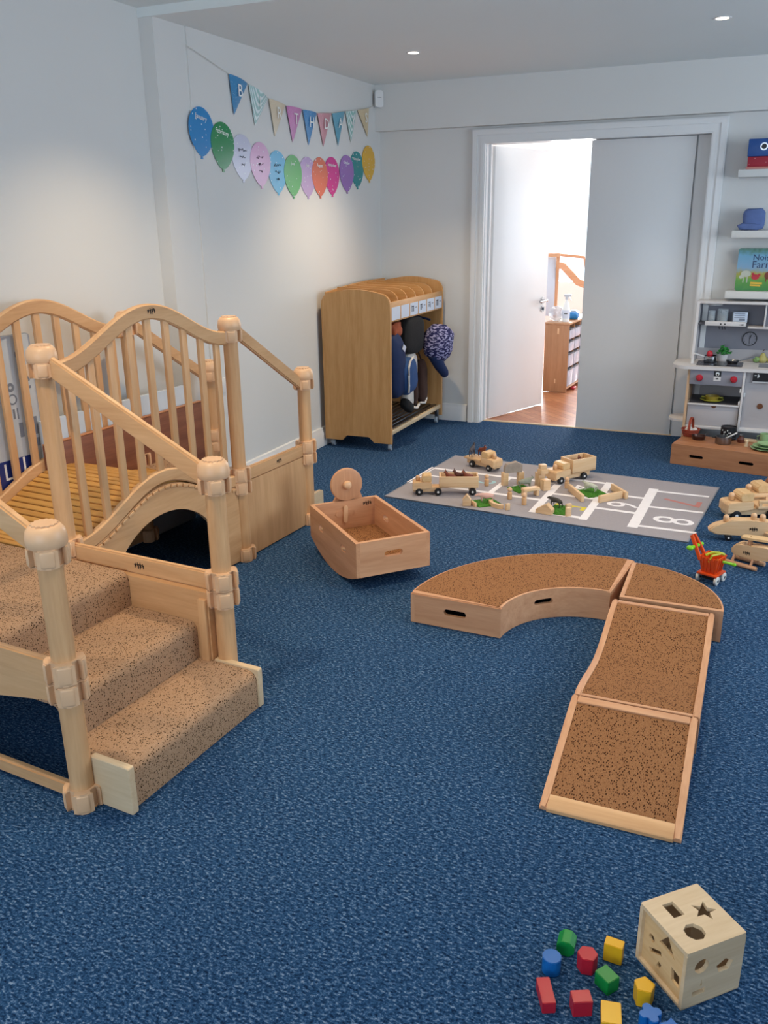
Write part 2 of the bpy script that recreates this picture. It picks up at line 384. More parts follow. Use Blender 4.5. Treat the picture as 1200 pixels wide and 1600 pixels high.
# open door leaf
d1 = thing('door_1', 'white flush door standing open into the next room', 'door', (-1.93, 6.425, 0.004), math.atan2(7.112-6.425, -1.677+1.93))
d1['kind'] = 'structure'
L1 = math.hypot(7.112-6.425, -1.677+1.93)
obj('door_panel', bx(0, L1, -0.0, 0.04, 0.004, 1.975, 0.002), 'white_gloss', d1)
bm = nb(); yy = -0.006
cyl(bm, (L1-0.055, 0.0, 0.855), (L1-0.055, -0.008, 0.855), 0.026, seg=24); cyl(bm, (L1-0.055, -0.008, 0.855), (L1-0.055, -0.05, 0.855), 0.009)
cyl(bm, (L1-0.055, -0.048, 0.855), (L1-0.165, -0.048, 0.853), 0.0085, bev=0.003)
h = obj('door_handle', bm, 'chrome', d1)
bm = nb(); cyl(bm, (L1-0.055, 0.0, 0.79), (L1-0.055, -0.008, 0.79), 0.024, seg=24); box(bm, (L1-0.055, -0.013, 0.79), (0.006, 0.012, 0.025)); obj('lock_escutcheon', bm, 'chrome', d1)
# closed door leaf and its fixed side strip
d2 = thing('door_2', 'white flush door standing closed, right of the open one', 'door', (-1.237, 6.36, 0)); d2['kind'] = 'structure'
obj('door_panel', bx(0, 0.672, 0.0, 0.04, 0.006, 1.982, 0.002), 'white_gloss', d2)
struct('trim_5', bx(-0.553, -0.476, 6.352, 6.40, 0.0, 1.984, 0.002), 'white_gloss', 'narrow fixed white strip beside the closed door', 'door strip')

# ---- next room
struct('wall_far', (lambda b: (plate(b, [(-4.3, 0), (1.3, 0), (1.3, 2.6), (-4.3, 2.6)], [[(-3.2, 0.7), (-0.6, 0.7), (-0.6, 2.3), (-3.2, 2.3)]], t=0.12, mat=XZ(0, 11.6, 0)), b)[1])(nb()), 'white_paint', 'sunlit white far wall of the next room', 'wall')
struct('wall_next_left', boxs(-4.3, -4.2, 6.42, 11.6, 0, 2.6), 'white_paint', 'left wall of the next room', 'wall')
struct('wall_next_right', (lambda b: (plate(b, [(6.42, 0), (11.6, 0), (11.6, 2.6), (6.42, 2.6)], [[(7.6, 0.85), (10.0, 0.85), (10.0, 2.35), (7.6, 2.35)]], t=0.1, mat=YZ(0.85, 0, 0)), b)[1])(nb()), 'white_paint', 'right wall of the next room', 'wall')
struct('ceiling.002', boxs(-4.3, 1.0, 6.42, 11.7, 2.5, 2.6), 'white_paint', 'white ceiling of the next room', 'ceiling')

# ================================================================== CEILING FITTINGS
plain('lamp_glow', '#fff4df', 0.5, emit='#fff0d8', estr=14)
def downlight(x, y, label, power, z=ZC, group=None, spot=True):
    t = thing('ceiling_downlight', label, 'ceiling light', (x, y, z), group=group)
    bm = nb(); lathe(bm, [(0.030, 0.001), (0.030, -0.002), (0.040, -0.004), (0.044, -0.002), (0.044, 0.001)], 32); obj('trim_ring', bm, 'white_gloss', t)
    bm = nb(); cyl(bm, (0, 0, 0.0008), (0, 0, -0.0018), 0.0295, seg=32); obj('lamp', bm, 'lamp_glow', t)
    d = bpy.data.lights.new('downlight_beam', 'SPOT'); d.energy = power; d.color = (1.0, 0.77, 0.50); d.spot_size = math.radians(112); d.spot_blend = 0.75; d.shadow_soft_size = 0.035
    o = bpy.data.objects.new('downlight_beam', d); C.objects.link(o); o.location = (0, 0, -0.012); o.parent = t
    return t
PW = 66
downlight(-2.052, 5.156, 'round recessed downlight above the coat rack, left of the two', PW)
downlight(-0.381, 5.008, 'round recessed downlight at the right, nearer the play kitchen', PW*0.7)
for (x, y, k_, lb) in ((-2.05, 3.15, 1.0, 'round recessed downlight above the arched bridge'), (-0.38, 3.05, 0.9, 'round recessed downlight above the curved platform'), (-1.75, 1.45, 0.95, 'round recessed downlight above the carpeted stairs'),
                      (-0.38, 1.1, 0.35, 'round recessed downlight above the shape sorter'), (1.3, 4.0, 0.4, 'round recessed downlight nearest the right-hand window')):
    downlight(x, y, lb, PW*k_, ZC+0.04 if y < 3.71 else ZC, 'downlights nearer the camera')
t = thing('motion_sensor', 'small white wall-mounted alarm sensor in the ceiling corner', 'sensor', (XL+0.045, 6.19, 2.305), PI*0.22)
bm = nb(); plate(bm, rrect(-0.03, 0.03, -0.055, 0.055, 0.02), t=0.035, mat=XZ(0, 0.02, 0)); obj('sensor_body', bm, 'white_gloss', t)
obj('sensor_slot', bx(-0.014, 0.014, -0.017, -0.015, 0.008, 0.011), 'black_rubber', t)

# ================================================================== BIRTHDAY BUNTING AND BALLOONS (paper, on the left wall)
WALLM = lambda y, z, off=0.004, rx=0: Matrix.Translation((XL+off, y, z)) @ Matrix(((0, 0, 1, 0), (1, 0, 0, 0), (0, 1, 0, 0), (0, 0, 0, 1))) @ Matrix.Rotation(rx, 4, 'Z')
plain('text_white', '#f2f4f2', 0.5)
plain('ink', '#15161c', 0.6)
plain('string', '#d6d4cc', 0.8)
def dotted(name, c, cd, scale=90, stripes=False, rough=0.35):
    m, nt, b = base_mat(name)
    if stripes:
        tx = nd(nt, 'ShaderNodeTexWave'); tx.inputs['Scale'].default_value = scale*0.75; nt.links.new(coords(nt, rot=(0.8, 0, 0)), tx.inputs['Vector']); o = tx.outputs[0]; rr = ramp(nt, o, [(0.3, c), (0.9, cd)])
    else:
        tx = nd(nt, 'ShaderNodeTexVoronoi'); tx.inputs['Scale'].default_value = scale; nt.links.new(coords(nt), tx.inputs['Vector']); o = tx.outputs['Distance']; rr = ramp(nt, o, [(0.10, cd), (0.15, c)])
    nt.links.new(rr.outputs[0], b.inputs['Base Color']); b.inputs['Roughness'].default_value = rough
cols = ['#3a86b8', '#9fc4c2', '#d6c6ac', '#c77fb4', '#3f86bd', '#c98d97', '#5c9fb8', '#8fbfb9', '#d2c09c']
coln = ['blue', 'pale green striped', 'beige', 'purple-pink', 'bright blue', 'dusty pink', 'teal blue', 'pale teal striped', 'beige']
tops = [(4.307, 2.234), (4.498, 2.207), (4.709, 2.156), (4.905, 2.139), (5.108, 2.137), (5.299, 2.134), (5.505, 2.152), (5.705, 2.182), (5.897, 2.208), (6.099, 2.24)]
tips = [(4.344, 2.037), (4.554, 2.003), (4.768, 1.962), (4.978, 1.942), (5.181, 1.94), (5.381, 1.945), (5.595, 1.962), (5.793, 1.995), (6.069, 2.05)]
for i, ch in enumerate('BIRTHDAYS'):
    dotted('flag_%d' % i, cols[i], '#dfe9ea', 110, stripes=coln[i].endswith('striped'))
    (y0, z0), (y1, z1), (yt, zt) = tops[i], tops[i+1], tips[i]
    ex = 'last' if i == 8 else ''
    t = thing('bunting_flag', '%s triangular paper flag printed with the letter %s' % (coln[i], ch), 'bunting flag', (0, 0, 0), group='birthday bunting flags')
    y0 += 0.006; y1 -= 0.006
    bm = nb(); n = 6; L = [bm.verts.new((XL+0.010+0.016*(1-(2*k/n-1)**2), y0+(y1-y0)*k/n, z0+(z1-z0)*k/n)) for k in range(n+1)]
    tp = bm.verts.new((XL+0.006, yt, zt))
    L2 = [bm.verts.new(v.co+Vector((0.0012, 0, 0))) for v in L]; tp2 = bm.verts.new(tp.co+Vector((0.0012, 0, 0)))
    for k in range(n): bm.faces.new((L[k], L[k+1], tp)); bm.faces.new((L2[k+1], L2[k], tp2)); bm.faces.new((L[k], L2[k], L2[k+1], L[k+1]))
    bm.faces.new((L[0], tp, tp2, L2[0])); bm.faces.new((L[n], L2[n], tp2, tp))
    obj('paper_flag', bm, 'flag_%d' % i, t)
    cy, cz = (y0+y1)/2*0.82+yt*0.18, (z0+z1)/2*0.66+zt*0.34
    text('printed_letter', ch, 0.088, 'text_white', t, WALLM(cy, cz, 0.0262 if i else 0.0262))
bm = nb(); tube(bm, [(XL+0.012, y, z) for y, z in [(3.943, 2.314)]+tops+[(6.19, 2.27)]], 0.0016, 6)
tag(obj('bunting_string', bm, 'string'), 'thin pale string holding the birthday bunting flags', 'string')
bal = [(4.036, 1.944, 'blue', '#1c84c6', 'January'), (4.22, 1.889, 'dark green', '#16884e', 'February'), (4.409, 1.843, 'white', '#c9cbe0', ''), (4.594, 1.815, 'pale pink', '#dcacd0', ''),
       (4.786, 1.782, 'sky blue', '#5fb4dc', ''), (4.969, 1.768, 'leaf green', '#67b36e', 'June'), (5.158, 1.767, 'lilac', '#c2a9d3', 'July'), (5.323, 1.773, 'coral', '#e0795f', 'August'),
       (5.497, 1.784, 'hot pink', '#d93f93', 'September'), (5.721, 1.808, 'violet', '#9a70b8', 'October'), (5.887, 1.84, 'teal', '#148a90', 'November'), (6.084, 1.89, 'yellow', '#e2ae2c', '')]
def scrib(parent, y, z, seed, wdt=0.05):
    rs = random.Random(seed); bm = nb()
    for row in range(3):
        p = [(0.0, 0)]; x = -wdt*(0.9-0.25*row)
        pts = []
        while x < wdt*(0.8-0.25*row):
            pts.append((x, rs.uniform(-0.008, 0.010))); x += rs.uniform(0.003, 0.008)
        tube(bm, [WALLM(y, z-0.038*(row-0.6), 0.0075) @ Vector((a, b, 0)) for a, b in pts], 0.0013, 4)
    return obj('handwriting', bm, 'ink', parent)
for i, (y, z, cn, c, mon) in enumerate(bal):
    dotted('balloon_%d' % i, c, '#e8f0f2', 34, rough=0.22)
    t = thing('paper_balloon', '%s paper cut-out balloon on the wall%s' % (cn, (' reading '+mon) if mon in ('January', 'February') else ' in the curved row'), 'wall decoration', group='paper balloons on the wall')
    tl = (-0.10, -0.08, 0.0, 0.03, 0, 0, 0, 0, 0, 0, 0.05, 0.08)[i]
    prof = []
    for k in range(36):
        a = PI/2+2*PI*k/36; xx, yy = 0.110*math.cos(a), math.sin(a)
        yy = 0.105*yy if yy > 0 else 0.130*yy
        if math.sin(a) < 0: xx *= (1-0.30*(-math.sin(a))**2.0)
        prof.append((xx, yy))
    off = 0.002+0.0014*(i % 2)
    bm = nb(); plate(bm, prof, t=0.0018, mat=WALLM(y, z, off, tl)); obj('balloon_shape', bm, 'balloon_%d' % i, t)
    bm = nb(); plate(bm, [(-0.004, -0.118), (0.004, -0.118), (0.011, -0.143), (-0.011, -0.143)], t=0.002, mat=WALLM(y, z, off, tl)); obj('balloon_knot', bm, 'balloon_%d' % i, t)
    if mon: text('month_text', mon, 0.028 if i > 1 else 0.034, 'text_white', t, WALLM(y, z+0.055, 0.0056, tl-0.05))
    if i in (2, 3, 4): scrib(t, y, z, i)
t = thing('wall_socket', 'small white wall socket seen through the arched railing', 'socket', (XL, 4.037, 0.625))
obj('socket_plate', bx(0, 0.010, -0.04, 0.04, -0.04, 0.04, 0.003), 'white_gloss', t)
bm = nb(); plate(bm, rrect(-0.012, 0.012, -0.022, 0.022, 0.006), t=0.004, mat=YZ(0.010, 0, 0)); obj('rocker_switch', bm, 'white_paint', t)
# ================================================================== CLIMBING GYM (stairs, arched bridge, second stairs)
GYM_LOC, GYM_ROT = (-1.556, 1.48, 0), math.radians(-4)
gym = thing('climbing_gym', 'large light-wood indoor climbing gym with carpeted stairs, arched bridge and railings along the left wall', 'climbing frame', GYM_LOC, GYM_ROT)
HS, HT = 0.812, 1.115
def oct_r(rr, n=8, ph=PI/8): return [(rr*math.cos(ph+2*PI*i/n), rr*math.sin(ph+2*PI*i/n)) for i in range(n)]
def notched(ro=0.051, ri=0.034, hw=0.0126):
    """round-cornered octagon with a slot toward each of the four rail directions"""
    pts = []
    for k in range(4):
        a = k*PI/2; u = Vector((math.cos(a), math.sin(a))); v = Vector((-u.y, u.x))
        pts += [u*ri-v*hw, u*ri+v*hw, u*ro*0.985+v*hw]
        for q in (0.30, 0.42, 0.58, 0.70):
            b = a+PI/2*q; r_ = ro*(0.985 if q in (0.42, 0.58) else 1.0); pts.append(Vector((math.cos(b), math.sin(b)))*r_)
        u2_ = Vector((math.cos(a+PI/2), math.sin(a+PI/2))); v2 = Vector((-u2_.y, u2_.x)); pts.append(u2_*ro*0.985-v2*hw)
    return [(p.x, p.y) for p in pts]
def collar_bm(bm, x, y, z0, z1, ro=0.051):
    g0 = len(bm.verts)
    b2 = nb(); plate(b2, notched(ro), t=z1-z0, mat=Matrix.Translation((x, y, z0)))
    bmesh.ops.bevel(b2, geom=[e for e in b2.edges if abs(e.verts[0].co.z-e.verts[1].co.z) < 1e-5], offset=0.003, segments=2, affect='EDGES')
    for k in range(4):
        a = k*PI/2+PI/4; c, s_ = math.cos(a), math.sin(a)
        box(b2, (x+c*ro*0.885, y+s_*ro*0.885, (z0+z1)/2), (0.014, 0.036, (z1-z0)*0.88), rot=(0, 0, a), bev=0.0065, seg=3)
    tmp = bpy.data.meshes.new('x'); b2.to_mesh(tmp); b2.free(); bm.from_mesh(tmp); bpy.data.meshes.remove(tmp)
def make_post(x, y, h, rr=0.033):
    bm = nb(); plate(bm, oct_r(rr), t=h-0.06-0.012, mat=Matrix.Translation((x, y, 0.012)))
    es = [e for e in bm.edges if abs(e.verts[0].co.z-e.verts[1].co.z) > 0.1]
    bmesh.ops.bevel(bm, geom=es, offset=0.003, segments=1, affect='EDGES', profile=0.5)
    po = obj('post', bm, 'maple_z', gym)
    # cap: slotted skirt plus dome with a scalloped button
    bm = nb()
    zt = h
    lathe(bm, [(0.046, zt-0.058), (0.0498, zt-0.052), (0.0505, zt-0.038), (0.047, zt-0.018), (0.038, zt-0.006), (0.033, zt-0.004), (0.0, zt-0.004)], 32, c=(x, y, 0))
    plate(bm, [((0.031+0.0025*math.cos(14*a))*math.cos(a)+x, (0.031+0.0025*math.cos(14*a))*math.sin(a)+y) for a in [2*PI*i/84 for i in range(84)]], t=0.0045, z=zt-0.0045)
    collar_bm(bm, x, y, zt-0.107, zt-0.056, 0.050)
    obj('post_cap', bm, 'capwood', po)
    bm = nb(); collar_bm(bm, x, y, 0.385, 0.445); collar_bm(bm, x, y, 0.325, 0.383); obj('joint_collar', bm, 'capwood', po)
    bm = nb(); collar_bm(bm, x, y, 0.0, 0.062); obj('foot_collar', bm, 'capwood', po)
    return po
PW_, YS, YE, YT = 0.65, 0.65, 1.66, 2.22
XA, XB, XC = 0.0, -0.68, -1.27
for (x, y, h) in ((XA, 0, HS), (XA, YS, HS), (XB, YS, HT+0.008), (XB, 0, HT), (XC, 0, HT), (XB, YE, HT), (XC, YE, HT), (XB, YT, HS), (XC, YT, HS)):
    make_post(x, y, h)
# handrails
def rail_xz(y, x0, z0, x1, z1, hh, th, name='handrail', mat='maple_x'):
    bm = nb(); plate(bm, [(x0, z0-hh), (x1, z1-hh), (x1, z1), (x0, z0)], t=th, mat=XZ(0, y+th/2, 0))
    es = [e for e in bm.edges if abs(e.verts[0].co.x-e.verts[1].co.x) > 0.1]
    bmesh.ops.bevel(bm, geom=es, offset=0.005, segments=2, affect='EDGES')
    return obj(name, bm, mat, gym)
def rail_yz(x, y0, z0, y1, z1, hh, th, name='handrail', mat='maple_y'):
    bm = nb(); plate(bm, [(y0, z0-hh), (y1, z1-hh), (y1, z1), (y0, z0)], t=th, mat=YZ(x-th/2, 0, 0))
    es = [e for e in bm.edges if abs(e.verts[0].co.y-e.verts[1].co.y) > 0.1]
    bmesh.ops.bevel(bm, geom=es, offset=0.005, segments=2, affect='EDGES')
    return obj(name, bm, mat, gym)
RT = 0.024
for y in (0, YS): rail_xz(y, XB+0.045, 1.085, XA-0.045, 0.795, 0.072, RT)
for x in (XB, XC): rail_yz(x, YE+0.045, 1.075, YT-0.045, 0.775, 0.062, RT)
# side boards at platform height
for y in (0, YS):
    o = rail_xz(y, XB+0.03, 0.432, XA-0.03, 0.432, 0.062, 0.022, 'side_board')
    if y: logo(o, XZ(-0.34, YS-0.0112, 0.402), 0.015)
rail_yz(XB+0.0, YE+0.03, 0.432, YT-0.03, 0.432, 0.062, 0.022, 'side_board')
logo(gym, YZ(XB+0.0112, YE+0.30, 0.402), 0.014)
rail_yz(XC, YE+0.03, 0.432, YT-0.03, 0.432, 0.062, 0.022, 'side_board')
rail_yz(XC, 0.03, 0.432, YS+0.0, 0.432, 0.062, 0.022, 'side_board'); rail_xz(0, XC+0.03, 0.432, XB-0.03, 0.432, 0.062, 0.022, 'side_board')
# stair module (side panels, carpeted steps, end boards, floor rails) drawn in its own frame: run along +s, width along w
def stairs(tm, wdt, lab, near_open=True):
    n = Vector
    # carpet: folded shell with rounded nosings
    s_f, s2, s3, s_b = 0.138, -0.090, -0.370, -1.235 if wdt > 0.6 else -0.60
    def pth(off):
        P = []
        def arc(cx, cz, rr):
            for k in range(5):
                a = PI/2*k/4; P.append((cx+(rr-off)*math.cos(a), cz+(rr-off)*math.sin(a)))
        rr = 0.032
        P.append((s_f-off, 0.0)); arc(s_f-rr, 0.13-rr, rr); P.append((s2-off*0-off, 0.13-off)); arc(s2-rr, 0.26-rr, rr); P.append((s3-off, 0.26-off)); arc(s3-rr, 0.385-rr, rr); P.append((s_b, 0.385-off))
        return P
    w0, w1 = 0.040, wdt-0.036
    outer = pth(0); inner = pth(0.008)
    poly = outer+inner[::-1]
    bm = nb(); plate(bm, poly, t=w1-w0, mat=tm @ XZ(0, w1, 0))
    o = obj('carpeted_steps', bm, 'carpet_steps', gym); 
    # short end boards each side of the bottom step
    for (a, b) in ((0.018, 0.040), (wdt-0.036, wdt-0.014)):
        bm = nb(); plate(bm, rrect(0.018 if a < .1 else -0.03, 0.158 if a < .1 else 0.146, 0.001, 0.146 if a < .1 else 0.138, 0.006, 3), t=b-a, mat=tm @ XZ(0, b, 0)); 
        bmesh.ops.bevel(bm, geom=list(bm.edges), offset=0.002, segments=1, affect='EDGES')
        obj('end_board', bm, 'birch_x', gym)
    # full side panel following the steps
    for (a, b, full) in ((wdt-0.034, wdt-0.018, True), (0.012, 0.028, False)):
        if full: pts = [(-0.035, 0.12), (-0.035, 0.37), (XB+0.03, 0.37), (XB+0.03, 0.02), (-0.40, 0.02), (-0.30, 0.12)]; a, b = wdt-0.034, wdt+0.002
        else: pts = [(-0.035, 0.31), (-0.035, 0.37), (XB+0.03, 0.37), (XB+0.03, 0.145), (-0.30, 0.262)]; a, b = -0.004, 0.018
        if not near_open and not full: continue
        sx = (YT-YE-0.03)/0.68 if not near_open else 1
        bm = nb(); plate(bm, pts if near_open else [(p[0]*0.80, p[1]) for p in pts], t=b-a, mat=tm @ XZ(0, b, 0)); obj('side_panel', bm, 'maple_x', gym)
    bm = nb(); box(bm, (-0.056, wdt-0.040, 0.23), (0.030, 0.014, 0.235), bev=0.003, mat=tm); obj('corner_strip', bm, 'maple_z', gym)
stairs(Matrix(), 0.65, 'a')
# floor rails at the open sides
rail_xz(0, XB+0.03, 0.055, XA-0.03, 0.055, 0.045, 0.022, 'floor_rail'); 
rail_xz(0, XC+0.03, 0.055, XB-0.03, 0.055, 0.045, 0.022, 'floor_rail')
rail_yz(XC, YS+0.04, 0.055, YE-0.04, 0.055, 0.045, 0.022, 'floor_rail')
# second stairs: descend toward +y; full plank side panel on the room side
tm2 = Matrix.Translation((XC, YT, 0)) @ Matrix(((0, 1, 0, 0), (1, 0, 0, 0), (0, 0, 1, 0), (0, 0, 0, 1)))
bm = nb(); s_pts = [(0.138, 0.0), (0.138, 0.13), (-0.135, 0.13), (-0.135, 0.26), (-0.40, 0.26), (-0.40, 0.385), (-0.59, 0.385), (-0.59, 0.367), (-0.418, 0.367), (-0.418, 0.242), (-0.153, 0.242), (-0.153, 0.112), (0.12, 0.112), (0.12, 0.0)]
plate(bm, s_pts, t=0.525, mat=tm2 @ XZ(0, 0.555, 0)); obj('carpeted_steps', bm, 'carpet_steps', gym)
bm = nb(); plate(bm, [(YE+0.02, 0.006), (YT-0.0, 0.006), (YT-0.0, 0.368), (YE+0.02, 0.368)], t=0.012, mat=YZ(XB-0.002, 0, 0)); obj('side_panel', bm, 'maple_z', gym)
bm = nb(); plate(bm, [(YE+0.02, 0.30), (YT-0.0, 0.30), (YT-0.0, 0.368), (YE+0.02, 0.368)], t=0.016, mat=YZ(XC+0.014, 0, 0)); obj('side_panel', bm, 'maple_y', gym)
bm = nb(); plate(bm, rrect(YT+0.03, YT+0.16, 0.001, 0.135, 0.008, 3), t=0.022, mat=YZ(XB-0.03, 0, 0)); obj('end_board', bm, 'birch_y', gym)

# arched bridge
Y0, Y1 = YS, YE; YM = (Y0+Y1)/2+0.0
def bump(y): return (1-math.cos(2*PI*min(1, max(0, (y-Y0-0.04)/(Y1-Y0-0.08)))))/2
def deckz(y): return 0.385+0.135*bump(y)
N = 40
ys = [Y0+0.035+(Y1-Y0-0.07)*k/N for k in range(N+1)]
bm = nb()
nb_ = 12; edges = [Y0-0.02+(Y1-Y0+0.04)*k/nb_ for k in range(nb_+1)]
for a, b in zip(edges, edges[1:]):
    za, zb = deckz(a), deckz(b); c = (a+b)/2; ang = math.atan2(zb-za, b-a); L = math.hypot(b-a, zb-za)
    tmx = Matrix.Translation(((XB+XC)/2, c, (za+zb)/2-0.011)) @ Matrix.Rotation(ang, 4, 'X')
    for q in range(3):
        yy = (q-1)*L/3
        box(bm, (0, yy, 0), (XB-XC-0.03, L/3-0.0045, 0.020), bev=0.003, seg=1, mat=tmx)
    box(bm, (0, 0, -0.006), (XB-XC-0.03, L-0.001, 0.010), mat=tmx)
obj('bridge_deck', bm, 'deck', gym) if 'deck' in MATS else None
for xi, x in enumerate((XB, XC)):
    # top rail
    bm = nb(); sweep(bm, [(x, y, 1.028+0.152*bump(y)) for y in ys], rp(0.013, 0.029, 0.006), side=Vector((1, 0, 0)))
    tr = obj('arched_top_rail', bm, 'maple_y', gym)
    if xi == 0: logo(tr, YZ(x+0.0133, YM+0.02, 1.182), 0.015)
    bm = nb(); sweep(bm, [(x, y, 0.392+0.145*bump(y)) for y in ys], rp(0.013, 0.026, 0.005), side=Vector((1, 0, 0)))
    obj('arched_bottom_rail', bm, 'maple_y', gym)
    ns = 9
    for k in range(ns):
        y = Y0+0.10+(Y1-Y0-0.20)*k/(ns-1)
        obj('slat', bx(x-0.008, x+0.008, y-0.016, y+0.016, 0.40+0.145*bump(y), 1.02+0.152*bump(y), 0.003), 'maple_z', gym)
    # arch panel with tunnel opening
    top = [(y, 0.365+0.135*bump(y)) for y in ys]
    a0, a1 = YM-0.365, YM+0.345
    cx = (a0+a1)/2; ra = (a1-a0)/2
    tun = [(cx+ra*math.cos(PI*k/32), 0.012+0.375*math.sin(PI*k/32)**0.92) for k in range(33)]
    poly = [(ys[0]+0.01, 0.006)]+top+[(ys[-1]+0.012, 0.006)]+tun
    bm = nb(); plate(bm, poly, t=0.018, mat=YZ(x-0.009+(-0.0 if xi == 0 else 0), 0, 0)); obj('arch_panel', bm, 'maple_y', gym)
    # battens under the deck edge, seen as ticks along the arch
    bm = nb()
    for k in range(26):
        y = Y0+0.06+(Y1-Y0-0.12)*k/25
        box(bm, (x+(0.012 if xi == 0 else -0.012), y, 0.352+0.137*bump(y)), (0.006, 0.030, 0.013), rot=(math.atan2(deckz(y+.01)-deckz(y-.01), .02), 0, 0), bev=0.002)
    obj('deck_edge_strip', bm, 'maple_y', gym)

# ---- things stored between the gym and the wall
t = thing('brown_board', 'dark brown wooden board on end legs standing behind the far gym railing', 'board', (-2.722, 2.65, 0), math.radians(-4))
obj('board_panel', bx(-0.012, 0.010, 0, 1.02, 0.30, 0.615, 0.003), 'brownboard', t); obj('edge_strip', bx(-0.012, 0.011, 0, 1.02, 0.6155, 0.622, 0.002), 'oak_y', t); obj('leg', bx(-0.012, 0.010, 0.0, 0.03, 0.001, 0.2995), 'brownboard', t); obj('leg', bx(-0.012, 0.010, 0.99, 1.02, 0.001, 0.2995), 'brownboard', t)
plain('polythene', '#c3cdd8', 0.22, var=0.12, scale=9, bump=0.6)
plain('label_navy', '#1b2f78', 0.3)
plain('print_grey', '#7b8494', 0.5)
t = thing('foam_slab', 'grey-white foam slab standing behind the brown board', 'foam slab', (-2.752, 2.67, 0), math.radians(-4))
obj('slab_body', bx(-0.011, 0.011, 0, 0.92, 0.002, 0.715, 0.006), 'polythene', t)
t = thing('wrapped_mattress', 'plastic-wrapped pack with navy printed label standing behind the left arched railing', 'wrapped pack', (-2.838, 1.86, 0.0), math.radians(-4))
bm = bx(-0.018, 0.016, 0, 0.845, 0.002, 1.078, 0.012); obj('wrapped_body', bm, 'polythene', t)
obj('navy_label', bx(0.0155, 0.0172, 0.02, 0.775, 0.385, 0.585, 0.0005), 'label_navy', t)
PMX = lambda y, z, r=0: YZ(0.0173, y, z) @ Matrix.Rotation(r, 4, 'Z')
text('label_text', 'L', 0.10, 'text_white', t, PMX(0.64, 0.535)); text('label_text', 'o', 0.10, 'text_white', t, PMX(0.645, 0.455)); text('label_text', 'L', 0.10, 'text_white', t, PMX(0.735, 0.545))
for (y, z, rr) in ((0.71, 0.874, 0.018), (0.712, 0.825, 0.022)):
    obj('printed_symbol', plate(nb(), circ(0, 0, rr, 20), [circ(0, 0, rr*(0.72 if rr > 0.02 else 0.4), 20)], t=0.0006, mat=PMX(y, z, 0) @ Matrix.Translation((0, 0, -0.001))), 'print_grey', t)
for (y, z, a, b) in ((0.71, 0.765, 0.010, 0.04), (0.728, 0.765, 0.006, 0.045), (0.735, 0.695, 0.020, 0.06), (0.66, 0.97, 0.03, 0.03), (0.772, 1.00, 0.034, 0.022), (0.785, 0.955, 0.022, 0.045), (0.792, 0.90, 0.036, 0.026), (0.80, 0.862, 0.022, 0.010), (0.795, 0.79, 0.012, 0.035), (0.80, 0.70, 0.034, 0.075), (0.805, 0.63, 0.030, 0.035)):
    obj('printed_symbol', box(nb(), (0.0163, y, z), (0.001, a, b)), 'print_grey', t)
# ================================================================== ROCKING BOAT
rk = thing('rocking_boat', 'wooden rocking boat box with curved bottom and round steering wheel', 'rocking toy', (-1.562, 3.355, 0), math.radians(47.5))
rk.location = (-1.464+0.172*math.cos(math.radians(47.5))-0.29*math.sin(math.radians(47.5)), 3.022+0.172*math.sin(math.radians(47.5))+0.29*math.cos(math.radians(47.5)), 0)
rim = 0.222
def botz(y): return 0.066*(y/0.29)**2+0.001
ysr = [-0.29+0.58*k/24 for k in range(25)]
side = [(y, botz(y)) for y in ysr]+[(0.29, rim), (-0.29, rim)]
def peanut(cx, cz):
    return stadium(cx, cz, 0.060, 0.028, 6)
for sx in (-1, 1):
    x0 = -0.172 if sx < 0 else 0.154
    bm = nb(); plate(bm, side, [peanut(-0.14, 0.150), peanut(0.14, 0.150)], t=0.018, mat=YZ(x0, 0, 0)); s = obj('side_panel', bm, 'beech_y', rk)
    for cy in (-0.14, 0.14):
        bm = nb(); ball(bm, (x0+0.009, cy-0.012, 0.152), 0.012, sc=(0.9, 1, 0.8)); ball(bm, (x0+0.009, cy+0.010, 0.146), 0.010, sc=(0.9, 1.2, 0.7)); obj('peg', bm, 'capwood', s)
bm = nb(); plate(bm, [(-0.154, 0.066), (0.154, 0.066), (0.154, rim), (-0.154, rim)], [stadium(0, 0.155, 0.085, 0.026)], t=0.018, mat=XZ(0, -0.272, 0)); obj('front_panel', bm, 'beech_x', rk)
bm = nb(); plate(bm, [(-0.154, 0.066), (0.154, 0.066), (0.154, rim), (-0.154, rim)], t=0.018, mat=XZ(0, 0.29, 0)); bp_ = obj('back_panel', bm, 'beech_x', rk)
logo(bp_, XZ(0.115, 0.2717, 0.196), 0.015)
bm = nb(); plate(bm, stadium(0, 0, 0.10, 0.030), t=0.003, mat=XZ(0.0, 0.2722, 0.160)); obj('latch_plate', bm, 'beech_z', bp_)
bm = nb(); plate(bm, stadium(0, 0, 0.086, 0.020), t=0.007, mat=XZ(0.0, 0.2695, 0.158) @ Matrix.Rotation(PI/2-0.05, 4, 'Z')); obj('latch_bar', bm, 'capwood', bp_)
obj('seat_floor', bx(-0.154, 0.154, -0.272, 0.272, 0.068, 0.082), 'carpet_ramp', rk)
